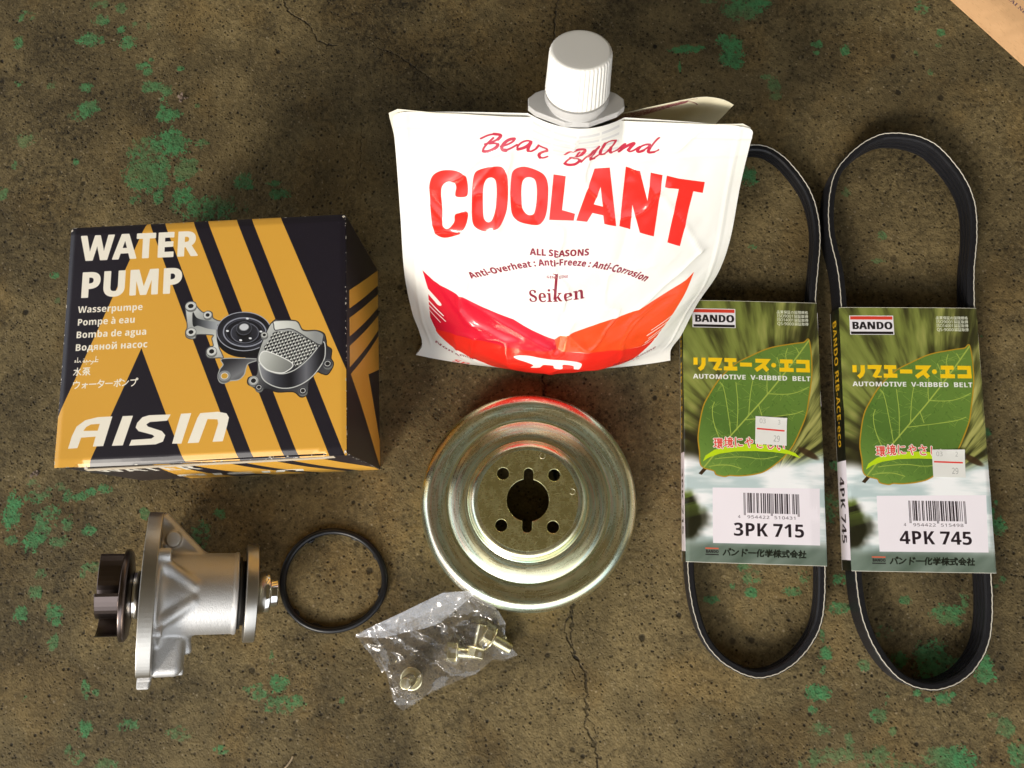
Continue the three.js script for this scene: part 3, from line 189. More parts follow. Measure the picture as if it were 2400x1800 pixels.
// ------------------------------------------------------------------ water pump carton
{
  const W = 146, D = 127, Hh = 90, ink = '#17121d', gold = '#d9a23c', paper = '#efe9d8';
  const t = thing('carton', 'black and gold printed cardboard box of a water pump', 'box', [-168.5, 0, -103], 0.043);
  const speck = (g, w, h, n, seed) => { const r = rng(seed); for (let i = 0; i < n; i++) { g.fillStyle = `rgba(200,190,170,${0.04 + r() * 0.10})`; g.fillRect(r() * w, r() * h, 0.12 + r() * 0.3, 0.12 + r() * 0.3); } };
  const scuffEdges = (g, w, h, seed) => { const r = rng(seed); g.fillStyle = '#cfc8b8'; for (let i = 0; i < 70; i++) { const e = Math.floor(r() * 4), a = r(), l = 0.2 + r() * r() * 2.2, d = 0.1 + r() * 0.22; if (e === 0) g.fillRect(a * w, 0, l, d); else if (e === 1) g.fillRect(a * w, h - d, l, d); else if (e === 2) g.fillRect(0, a * h, d, l); else g.fillRect(w - d, a * h, d, l); } };
  // lid print
  const [c, g] = canvas(W, D, 9); g.fillStyle = ink; g.fillRect(0, 0, W, D);
  g.fillStyle = gold; for (const n of ['goldA', 'g1', 'g2', 'g3']) { poly(g, BOX_ART[n]); g.fill(); }
  const P = BOX_ART.pic, E = BOX_ART.el, lin = (x0, y0, x1, y1, ...s) => { const q = g.createLinearGradient(x0, y0, x1, y1); s.forEach((v, i) => q.addColorStop(i / (s.length - 1), v)); return q; };
  const fillP = (n, f, st) => { g.beginPath(); smoothPoly(g, P[n]); g.fillStyle = f; g.fill(); if (st) { g.strokeStyle = st; g.lineWidth = 0.5; g.stroke(); } };
  const el = (n, f, s = 1, st, lw = 0.5, dx = 0, dy = 0) => { const [x, y, a, b, ro] = E[n]; g.beginPath(); g.ellipse(x + dx, y + dy, a * s, b * s, ro, 0, 7); if (f) { g.fillStyle = f; g.fill(); } if (st) { g.strokeStyle = st; g.lineWidth = lw; g.stroke(); } };
  const bossEl = (n, a = '#c9cbc6', b = '#1a1a1c') => { el(n, '#6f726f', 1, null, 0, 0.2, 0.9); el(n, a, 1, '#55575a', 0.25); el(n, b, 0.55, '#e6e8e4', 0.25); };
  // left pump: arm, pulley, foot
  const a0 = P.arm[0]; fillP('foot', lin(E.e4[0], E.e4[1] - 16, E.e4[0] + 12, E.e4[1] + 6, '#15151a', '#2b2b30', '#77797c', '#1c1c20'), '#a9aca9');
  fillP('arm', lin(a0[0], a0[1] - 4, a0[0] + 26, a0[1] + 34, '#e9ebe6', '#9ea19e', '#d5d8d2', '#6c6e6d'), '#4a4b4d');
  fillP('armlit', lin(a0[0] + 5, 0, a0[0] + 24, 0, '#202226', '#8f9499', '#d9dedd'));
  for (const n of ['e0', 'e1', 'e2', 'e3']) bossEl(n); bossEl('e4', '#8a8d8e', '#c99b3a');
  { const [x, y, a, b] = E.disc; el('disc', '#0f0f14', 1, null, 0, 0, 3.5); el('disc', lin(x - a, y - b, x + a * 0.6, y + b, '#0d0d11', '#2b2c34', '#0e0e12', '#32333d'), 1, '#9fa3ad', 0.45); el('d2', '#15151c', 1, '#8f93a0', 0.7); el('d2', null, 0.88, '#3c3e48', 0.6); el('d3', lin(x - a * 0.5, y, x + a * 0.5, y, '#3d3f49', '#101015', '#2d2e36'), 1, '#6b6e79', 0.4); el('hubc', '#0c0c0f', 1.05, null, 0, 0, 1.2); el('hubc', '#26272c', 1, '#4d4f58', 0.4); el('hubl', '#c9ccd0', 1, '#74777c', 0.3);
    g.fillStyle = '#dfe3e6'; for (const [dx, dy] of [[-8.5, -0.6], [8.7, 0.5], [-1.6, 4.6], [3.3, 3.8], [1.6, -6.7]]) { g.beginPath(); g.ellipse(x + dx, y + dy, 0.8, 0.5, 0.2, 0, 7); g.fill(); } }
  // right pump: finned cover
  fillP('cov', lin(P.cov[0][0] - 6, P.cov[0][1], P.cov[0][0] + 22, P.cov[0][1] + 38, '#d8dbd5', '#8f9291', '#25262b', '#58595c'), '#17171a');
  fillP('skirt', lin(P.skirt[0][0], 0, P.skirt[0][0] + 32, 0, '#9a9da0', '#3d3f46', '#15151b', '#6b6d73', '#16161b'), '#c9ccc8');
  { g.save(); g.beginPath(); smoothPoly(g, P.fins); g.fillStyle = '#b9bcb5'; g.fill(); g.clip(); const [fx, fy] = P.fins[0]; for (let i = -6; i < 14; i++) for (let j = -6; j < 14; j++) { const x = fx + i * 2.45 + j * 0.75 - 6, y = fy + j * 1.55 + i * 1.1; g.fillStyle = '#15161a'; g.beginPath(); g.ellipse(x, y, 0.72, 0.95, 0.2, 0, 7); g.fill(); g.fillStyle = '#e9ece6'; g.beginPath(); g.ellipse(x - 0.1, y - 0.75, 0.42, 0.42, 0, 0, 7); g.fill(); } g.restore(); }
  fillP('lid', lin(P.lid[0][0], 0, P.lid[5][0], 0, '#e4e7e0', '#c3c6bf', '#8e9190'), '#3a3b3e'); fillP('wedge', lin(P.wedge[0][0], P.wedge[0][1], P.wedge[2][0], P.wedge[3][1], '#c9ccc6', '#9a9d97', '#6f716f'), '#e9ebe6');
  for (const n of ['b0', 'b4']) bossEl(n, '#a7aaa6'); for (const n of ['b1', 'b2', 'b3']) bossEl(n, '#3c3d42');
  // lettering
  const T = BOX_ART.txt, put = (key, s, font) => text(g, s, ...T[key], paper, font);
  text(g, 'WATER', ...T.WATER, paper, undefined, 4); text(g, 'PUMP', ...T.PUMP, paper, undefined, 4); put('Wasserpumpe', 'Wasserpumpe'); put('Pompe', 'Pompe à eau'); put('Bomba', 'Bomba de agua'); put('Vod', 'Водяной насос');
  { const [x, y] = T.arab; g.strokeStyle = paper; g.lineWidth = 0.38; g.lineCap = 'round'; // drawn right to left
    for (const s of ['12.2 -1 11 -1.2 10.4 -.2 12.2 0 9.8 0', '10.9 -2.9 10.7 0', '9.6 -.6 9.2 .6 8.4 1.2', '9.4 -.1 8.4 -.2 7.8 -.9 7.2 -.2 6.6 -.1 6.1 -1 5.9 -.1 5.2 -.2 4.8 -1 4.2 -.6 4.6 0 5.2 0', '3.2 0 2.6 -.8 2 -.2 1.4 -.1 1.4 -2.6', '.6 -.3 0 -.9 .5 -1.2', '-.1 -.2 .8 -.4', '6 .9 6 1', '4.4 -1.8 4.4 -1.7', '5 -1.8 5 -1.7']) { const a = s.split(' ').map(Number); g.beginPath(); for (let i = 0; i < a.length; i += 2) g[i ? 'lineTo' : 'moveTo'](x + a[i], y + a[i + 1]); g.stroke(); } }
  { const s = T.sui; glyphs(g, '水泵', s[0], s[1] - s[4], s[4] * 1.02, s[4], s[4] * 1.18, 0.52, paper); const u = T.uota; glyphs(g, 'ウォーターポンプ', u[0], u[1] - u[4] * 0.95, (u[2] - u[0]) / 8 * 0.92, u[4] * 0.95, (u[2] - u[0]) / 8, 0.55, paper); }
  const logo = (gg, f) => { gg.fillStyle = paper; gg.beginPath(); for (const n of ['A', 'I1', 'S', 'I2', 'N', 'Ai']) { const q = BOX_ART[n].map(f); q.forEach((p, i) => (i ? gg.lineTo(...p) : gg.moveTo(...p))); gg.closePath(); } gg.fill('evenodd'); };
  logo(g, (p) => p); speck(g, W, D, 2500, 3); scuffEdges(g, W, D, 9);
  const card = (cv, more = {}) => mat({ map: tex(cv), roughness: 0.42, clearcoat: 0.25, clearcoatRoughness: 0.3, ...more }), mCard = mat({ color: rgb(0.45, 0.38, 0.28), roughness: 0.9 });
  // lid: bowed sheet, its front edge rolled down into the tuck flap, front left corner standing up
  const lidF = (u, v) => { const x = (u - 0.5) * W, bow = 1.1 * Math.sin(Math.PI * u) * Math.sin(Math.PI * v) + 0.35 * (fbm(u * 4, v * 4, 2) - 0.5), lift = 2.6 * (1 - u) ** 2 * v * v; const vv = v; let z = (vv - 0.5) * (D + 0.6), y = Hh + 0.9 + bow * 0.7 + lift; const e = Math.max(0, (vv - 0.965) / 0.035), b = Math.max(0, (0.03 - vv) / 0.03), s = Math.max(0, (Math.abs(u - 0.5) - 0.488) / 0.012); y -= 2.4 * e * e * (u > 0.07 && u < 0.93 ? 1 : 0.15) + 1.0 * b * b + 0.5 * s * s; return [x, y, z]; };
  part(t, 'lid', solid(90, 80, (u, v) => lidF(u, 1 - v), 0.5, (u, v) => [u, v]), card(c));
  // tuck flap under the lid edge, seen end-on as a pale line
  part(t, 'tuck_flap', solid(40, 3, (u, v) => { const a = lerp(0.09, 0.955, u), q = lidF(a, 0.9999); return [q[0], q[1] - 0.75 - v * 3.4 - 1.1 * (1 - u), q[2] - 0.2 + 0.5 * v + 0.8 * (1 - u)]; }, 0.4), mCard);
  // walls
  const [rc, rg] = canvas(D, Hh, 7); rg.fillStyle = '#1b1620'; rg.fillRect(0, 0, D, Hh); rg.fillStyle = gold;
  for (const [a, b, e, f] of [[0.31, 0.39, 0, 0.08], [0.43, 0.51, 0.125, 0.195], [0.55, 0.64, 0.235, 0.31]]) { poly(rg, [[a * D, 6], [b * D, 6], [f * D, Hh], [e * D, Hh]]); rg.fill(); }
  poly(rg, [[0.665 * D, 8], [0.34 * D, Hh], [0.51 * D, Hh], [0.595 * D, Hh * 0.58], [0.86 * D, Hh], [0.99 * D, Hh]]); rg.fill(); speck(rg, D, Hh, 900, 13); scuffEdges(rg, D, Hh, 19);
  const wall = (name, m, f) => part(t, name, solid(30, 20, f, 0.6), m);
  wall('side_panel', card(rc), (u, v) => [W / 2 - 0.3 + 0.9 * Math.sin(Math.PI * u) * Math.sin(Math.PI * v), v * Hh, (u - 0.5) * (D - 1) * 1]);
  const [fc, fg] = canvas(W, Hh, 7); fg.fillStyle = '#1b1620'; fg.fillRect(0, 0, W, Hh); fg.fillStyle = gold; for (const [x0, x1] of [[60, 80], [88, 104], [112, 128]]) { poly(fg, [[x0, 4], [x1, 4], [x1 + 22, Hh], [x0 + 22, Hh]]); fg.fill(); } poly(fg, [[46, 4], [54, 4], [58, Hh], [30, Hh]]); fg.fill();
  text(fg, 'WATER', 6, 30, 62, 30, 16, '#d9d4c6'); logo(fg, (p) => [p[0] * 0.95 + 26, p[1] - 122 + Hh * 0.82]); speck(fg, W, Hh, 900, 23); scuffEdges(fg, W, Hh, 29);
  wall('front_panel', card(fc), (u, v) => [(u - 0.5) * (W - 1), v * Hh, D / 2 - 0.3 + 1.3 * Math.sin(Math.PI * u) * Math.sin(Math.PI * v)]);
  const mInk = mat({ color: rgb(0.012, 0.009, 0.014), roughness: 0.45 });
  wall('side_panel', mInk, (u, v) => [-W / 2 + 0.3, v * Hh, (0.5 - u) * (D - 1)]); wall('back_panel', mInk, (u, v) => [(0.5 - u) * (W - 1), v * Hh, -D / 2 + 0.3]);
  part(t, 'base_panel', mmGeo(box(-W / 2 + 1, 0.2, -D / 2 + 1, W / 2 - 1, 0.8, D / 2 - 1)), mCard);
  // crushed pale corners where the print has worn off the board
  const mWorn = mat({ color: rgb(0.62, 0.56, 0.46), roughness: 0.95 });
  for (const [u, v] of [[0.004, 0.012], [0.994, 0.012], [0.994, 0.985], [0.10, 0.998]]) { const q = lidF(u, v), gg = new THREE.IcosahedronGeometry(1.15, 2), p = gg.attributes.position; for (let i = 0; i < p.count; i++) { const s = 0.55 + 0.7 * vn(p.getX(i) * 2 + u * 90, p.getY(i) * 2 + p.getZ(i) * 3 + v * 50); p.setXYZ(i, p.getX(i) * s * 0.8, p.getY(i) * s, p.getZ(i) * s * 1.2); } gg.computeVertexNormals(); part(t, 'worn_corner', mmGeo(gg.translate(q[0], q[1] - 0.9, q[2])), mWorn); }
}

// ------------------------------------------------------------------ coolant pouch
{
  const t = thing('coolant_pouch', 'white glossy stand-up coolant pouch with red lettering and a white screw cap', 'pouch');
  const A = POUCH_ART, PW = 158, PL = POUCH.len, col = (k) => POUCH.C.map((q) => q[k]), LY = POUCH.L.map((q) => q[0]), RY = POUCH.R.map((q) => q[0]);
  const [c, g] = canvas(PW, PL, 8); g.fillStyle = '#dcdbd5'; g.fillRect(0, 0, PW, PL);
  // lower swoosh in three reds, the bear left white
  g.fillStyle = '#d6261b'; g.beginPath(); smoothPoly(g, A.red); g.fill();
  g.fillStyle = '#c5162f'; poly(g, A.crim); g.fill(); g.fillStyle = '#e2471c'; poly(g, A.oran); g.fill();
  g.strokeStyle = '#dcdbd5'; g.lineCap = 'round';
  { const [x, y] = A.crim[A.crim.length - 1], [x2, y2] = A.oran[A.oran.length - 1]; for (const [dy, l, w] of [[4, 5, 3.2], [12, 7, 1.1], [16, 8, 0.9], [20, 5, 0.7]]) { g.lineWidth = w; g.beginPath(); g.moveTo(x - 1, y + dy - 3); g.lineTo(x + l, y + dy + 3); g.stroke(); } for (const [dy, l, w] of [[0, 9, 0.8], [4, 10, 0.9], [8, 8, 0.7], [11, 9, 0.8]]) { g.lineWidth = w; g.beginPath(); g.moveTo(x2 + 3, y2 + dy - 2); g.lineTo(x2 - l, y2 + dy + 4); g.stroke(); } }
  g.fillStyle = '#dcdbd5'; g.beginPath(); smoothPoly(g, A.bear); g.fill();
  // COOLANT
  g.fillStyle = '#dc2820';
  for (const [o, i, sm] of [['C', null, 1], ['O1', 'O1i', 1], ['O2', 'O2i', 1], ['L'], ['A', 'Ai'], ['N'], ['T']]) { g.beginPath(); for (const n of [o, i]) if (n) { if (sm) smoothPoly(g, A[n]); else { A[n].forEach((p, k) => (k ? g.lineTo(...p) : g.moveTo(...p))); g.closePath(); } } g.fill('evenodd'); }
  { g.fillStyle = '#c6c5c4'; const cx = PW / 2 + 0.025 * PW / 2; for (const yy of [3, 7, 11, 15]) for (const [a, b] of [[-19, -11], [-10, 0], [1, 10], [11, 19]]) { const s = (x) => yy + 1.2 - Math.abs(x) * 0.1; g.beginPath(); g.moveTo(cx + a, s(a)); g.lineTo(cx + b, s(b)); g.lineTo(cx + b, s(b) + 1.2); g.lineTo(cx + a, s(a) + 1.2); g.fill(); } }
  // brush script
  g.strokeStyle = '#b02a40'; g.lineJoin = 'round'; for (const s of A.script) { g.lineWidth = 0.95; smoothLine(g, s); g.stroke(); g.lineWidth = 1.45; smoothLine(g, s.slice(Math.floor(s.length / 3), Math.ceil(s.length * 0.75))); g.stroke(); }
  const q = A.pt, dark = '#7d1c30';
  text(g, 'ALL SEASONS', ...q.seasL, ...q.seasR, 3.8, dark, undefined, 5);
  { const s = 'Anti-Overheat : Anti-Freeze : Anti-Corrosion'; g.font = 'bold 100px sans-serif'; const w = g.measureText(s).width, [p0, p1, p2] = [q.arc0, q.arc1, q.arc2], at = (f) => { const a = 1 - f, m = [2 * p1[0] - (p0[0] + p2[0]) / 2, 2 * p1[1] - (p0[1] + p2[1]) / 2]; return [a * a * p0[0] + 2 * a * f * m[0] + f * f * p2[0], a * a * p0[1] + 2 * a * f * m[1] + f * f * p2[1]]; }; let run = 0; for (const ch of s) { const cw = g.measureText(ch).width, a = at(run / w), b = at((run + cw) / w); if (ch !== ' ') text(g, ch, ...a, ...b, 3.7, dark, undefined, 5); run += cw; } }
  text(g, 'GEN', q.gen0[0], q.gen0[1], lerp(q.gen0[0], q.gen1[0], 0.4), q.gen0[1], 1.6, dark); text(g, 'UINE', lerp(q.gen0[0], q.gen1[0], 0.56), q.gen1[1], ...q.gen1, 1.6, dark);
  text(g, 'Sei', ...q.sei0, lerp(q.sei0[0], q.sei1[0], 0.42), lerp(q.sei0[1], q.sei1[1], 0.42), 8, dark, 'bold 100px serif'); text(g, 'k', lerp(q.sei0[0], q.sei1[0], 0.43), lerp(q.sei0[1], q.sei1[1], 0.43), lerp(q.sei0[0], q.sei1[0], 0.60), lerp(q.sei0[1], q.sei1[1], 0.6), 8, dark, 'bold 100px serif'); text(g, 'en', lerp(q.sei0[0], q.sei1[0], 0.61), lerp(q.sei0[1], q.sei1[1], 0.61), ...q.sei1, 8, dark, 'bold 100px serif');
  g.strokeStyle = dark; g.lineWidth = 1.3; g.lineCap = 'butt'; g.beginPath(); g.moveTo(q.k0[0] + 0.2, q.k0[1]); g.lineTo(q.k0[0] + 0.2, q.k1[1]); g.stroke(); g.lineWidth = 0.7; g.beginPath(); g.moveTo(q.k0[0] - 1.4, q.k0[1]); g.lineTo(q.k0[0] + 0.8, q.k0[1]); g.stroke();
  for (const [a, b, s] of [[q.na0, q.na1, 'Non'], [q.na1, q.na2, 'Amine'], [q.nb0, q.nb1, 'Non'], [q.nb1, q.nb2, 'Amine']]) { const b2 = [lerp(a[0], b[0], 0.9), lerp(a[1], b[1], 0.9)]; text(g, s, ...a, ...b2, 3.6, dark); }
  text(g, 'Sp', ...q.sp0, ...q.sp1, 5, '#d8302a'); text(g, 'ra', lerp(q.nb1[0], q.nb2[0], 0.2), q.nb1[1] + 10, lerp(q.nb1[0], q.nb2[0], 0.5), q.nb1[1] + 8, 4, '#d8302a');
  // film shape: edges and middle are given lines, between them the film bellies out; creases stand proud
  const segd = (px, py, a, b) => { const dx = b[0] - a[0], dy = b[1] - a[1], f = Math.max(0, Math.min(1, ((px - a[0]) * dx + (py - a[1]) * dy) / (dx * dx + dy * dy))); return Math.hypot(px - a[0] - f * dx, py - a[1] - f * dy); };
  const wr = (u, v) => { // u across -1..1, v up 0..1 ; mm outwards
    const x = (u + 1) / 2 * PW, y = (1 - v) * PL; let w = 0;
    for (const [amp, wid, pts] of POUCH_CREASES) { let d = 1e9; for (let i = 0; i < pts.length - 1; i++) d = Math.min(d, segd(x, y, pts[i], pts[i + 1])); const s = d / wid; if (s < 4) w += amp * 0.8 * (Math.exp(-s * 1.4) * 1.3 - 0.3 * Math.exp(-s * 0.5)); }
    const inn = sstep(1, 0.8, Math.abs(u)) * sstep(1, 0.9, v) * sstep(0, 0.1, v);
    w = w * (0.3 + 0.7 * inn) + 2.8 * inn * (fbm(x * 0.028 + 4, y * 0.022, 3) - 0.5) + 0.7 * inn * (fbm(x * 0.11, y * 0.09 + 30, 2) - 0.5);
    const sx = (u - 0.025) * PW / 2, ts = (1 - v) * PL; // the spout fitment pushes the film out
    const au = Math.abs(u); w += 0.55 * Math.exp(-(((au - 0.925) / 0.010) ** 2)) * sstep(0.02, 0.1, v) + 0.5 * Math.exp(-Math.pow((ts - 9) / 0.9, 2)) * (Math.abs(sx) > 22 ? 1 : 0);
    { const q = fbm(x * 0.03 + 70, y * 0.03 + 11, 2), rg = 1 - Math.abs(2 * vn(x * 0.055 + q * 2.2, y * 0.03 + q * 1.6 + 60) - 1); w += inn * 1.5 * Math.pow(rg, 9) * sstep(0.35, 0.65, vn(x * 0.02, y * 0.02 + 9)); }
    if (Math.abs(sx) < 24) { const bo = Math.max(0, 1 - (sx / 21) ** 2); w += 11 * bo * sstep(26, 0, ts); if (ts < 20 && bo > 0) for (const rr of [4, 8, 12, 16]) w += 0.55 * bo ** 0.5 * Math.exp(-(((ts - rr - 2 + Math.abs(sx) * 0.10) / 0.9) ** 2)); }
    return w;
  };
  const rimAt = (E, y) => { const ys = E.map((p) => p[0]); return [hermite(ys, E.map((p) => p[1]), y), y, hermite(ys, E.map((p) => p[2]), y)]; };
  const front = (a, v) => {
    let u = a * 2 - 1; const dTop = (1 - v) * PL; if (dTop < 5) u *= 1 - (5 - Math.sqrt(25 - (5 - dTop) ** 2)) / (PW / 2);
    const y = hermite(POUCH.T, col(0), v), cz = hermite(POUCH.T, col(2), v), l = rimAt(POUCH.L, y), r = rimAt(POUCH.R, y), f = (1 - u) / 2, z0 = (l[2] + r[2]) / 2;
    const w = wr(u, v); return [l[0] * f + r[0] * (1 - f), Math.max(0.4, y + w * 0.5), l[2] * f + r[2] * (1 - f) + (cz - z0) * (1 - u * u) + w * 0.85];
  };
  const back = (a, v) => { // hangs behind: same edges, bellied to the rear
    let u = a * 2 - 1; const dTop = (1 - v) * PL; if (dTop < 4) u *= 1 - (4 - Math.sqrt(16 - (4 - dTop) ** 2)) / (PW / 2);
    const y = hermite(POUCH.T, col(0), v), l = rimAt(POUCH.L, y), r = rimAt(POUCH.R, y), f = (1 - u) / 2, full = 46 * (1 - v) ** 0.75 * (1 - u * u) ** 0.8 + 2.0 * (fbm(u * 3 + 9, v * 4, 3) - 0.5) * (1 - u * u);
    const lift = 1.6 * (Math.abs(u) ** 6) * sstep(0.9, 1, v); return [l[0] * f + r[0] * (1 - f) - lift, Math.max(0.4, y - 0.05 + lift), l[2] * f + r[2] * (1 - f) - 0.35 - full * 0.92 - lift * 0.5];
  };
  const film = { roughness: 0.28, clearcoat: 0.45, clearcoatRoughness: 0.07, specularIntensity: 0.6 };
  part(t, 'front_film', sheet(170, 190, front), mat({ map: tex(c), ...film, side: THREE.DoubleSide }));
  part(t, 'back_film', sheet(60, 60, (u, v) => back(1 - u, v)), mat({ color: rgb(0.74, 0.70, 0.58), ...film }));
  part(t, 'base_gusset', sheet(50, 12, (u, v) => { const a = front(u, 0), b = back(u, 0); return [a[0], 0.3 + 7 * Math.sin(Math.PI * v) * Math.sin(Math.PI * u), lerp(a[2], b[2], v)]; }), mat({ color: rgb(0.8, 0.8, 0.78), ...film }));
  // spout: flanged plate, neck, ribbed cap, all leaning with the top seam
  const s = new THREE.Group(); s.name = 'spout'; s.position.set(19.6 * MM, 170 * MM, -188.3 * MM); s.rotation.set(-0.32, 0, -0.03); t.add(s);
  const mPlast = mat({ color: rgb(0.70, 0.69, 0.67), roughness: 0.35, transmission: 0.35, thickness: 0.0 }), mCap = mat({ color: rgb(0.80, 0.785, 0.735), roughness: 0.38, specularIntensity: 0.6 });
  const sh = new THREE.Shape([[-20.5, -2.2], [-17.5, -5.5], [-5, -12], [5, -12], [17.5, -5.5], [20.5, -2.2], [20.5, 2.2], [17.5, 5.5], [5, 12], [-5, 12], [-17.5, 5.5], [-20.5, 2.2]].map((p) => new THREE.Vector2(...p)));
  const plate = new THREE.ExtrudeGeometry(sh, { depth: 2.2, bevelEnabled: true, bevelSize: 0.4, bevelThickness: 0.4, bevelSegments: 2 }).rotateX(-Math.PI / 2).translate(0, -4.0, 0);
  part(s, 'spout_plate', mmGeo(plate), mPlast);
  part(s, 'neck', mmGeo(new THREE.CylinderGeometry(11.5, 12.8, 6.5, 48).translate(0, -0.2, 0)), mPlast);
  part(s, 'tamper_ring', mmGeo(new THREE.LatheGeometry([[11, 1.2], [13.6, 1.2], [13.9, 1.6], [13.9, 4.1], [13.6, 4.5], [11, 4.5]].map((p) => new THREE.Vector2(...p)), 64)), mPlast);
  { const rows = [[0.4, 5.0, 0], [12.2, 5.0, 0], [13.5, 5.3, 0], [13.7, 6.2, 1], [13.35, 12, 1], [13.0, 20, 1], [12.8, 24.2, 1], [12.5, 25.3, 0.6], [12.1, 25.8, 0], [11.4, 26.05, 0], [6, 26.1, 0], [0.01, 26.1, 0]], n = 384;
    const gg = sheet(n, rows.length * 3 - 3, (u, v) => { const f = v * (rows.length - 1), i = Math.min(rows.length - 2, Math.floor(f)), k = f - i, a = rows[i], b = rows[i + 1], rib = lerp(a[2], b[2], k), th = -u * Math.PI * 2, rr = lerp(a[0], b[0], k) + rib * 0.5 * Math.pow(Math.abs(Math.sin(th * 22)), 0.7) - rib * 0.3; return [Math.cos(th) * rr, lerp(a[1], b[1], k), Math.sin(th) * rr]; });
    part(s, 'cap', gg, mCap); }
}

// ------------------------------------------------------------------ leaflet standing behind the pouch
{
  const LW = 150, LH = 176; const [c, g] = canvas(LW, LH, 6); g.fillStyle = '#e6dfc2'; g.fillRect(0, 0, LW, LH);
  const r = rng(21); g.fillStyle = '#8a4048'; for (let i = 0; i < 2600; i++) { const a = r(), b = r(); g.globalAlpha = 0.35 + 0.5 * r(); g.fillRect(96 + a * 34, 2 + b * 16 * (1.2 - a), 0.5, 0.4); } g.globalAlpha = 1; g.strokeStyle = '#7c3a40'; g.lineWidth = 0.5; g.beginPath(); g.moveTo(94, 20); g.quadraticCurveTo(122, 3, 134, 1); g.stroke(); g.beginPath(); g.moveTo(126, 1); g.quadraticCurveTo(133, 4, 136, 12); g.stroke();
  const o = new THREE.Mesh(solid(60, 40, (u, v) => { const x = -62 + u * LW, curl = sstep(0.62, 1, u), top = 159 - 5 * Math.sin(Math.PI * Math.min(1, u / 0.75)) + 5.5 * sstep(0.66, 0.9, u) - 4 * Math.pow(Math.max(0, (u - 0.95) / 0.05), 2); return [x + 1.5 * curl * v, 0.4 + v * top, lerp(-243, -189.4, v ** 0.8) - 1.5 * Math.sin(u * 7) * v - 2.5 * curl * v + 3 * sstep(0.9, 1, u) * v]; }, 0.25), mat({ map: tex(c), roughness: 0.7 }));
  o.name = 'leaflet'; o.userData = { label: 'cream printed paper sheet standing behind the white pouch', category: 'paper' }; scene.add(o);
}

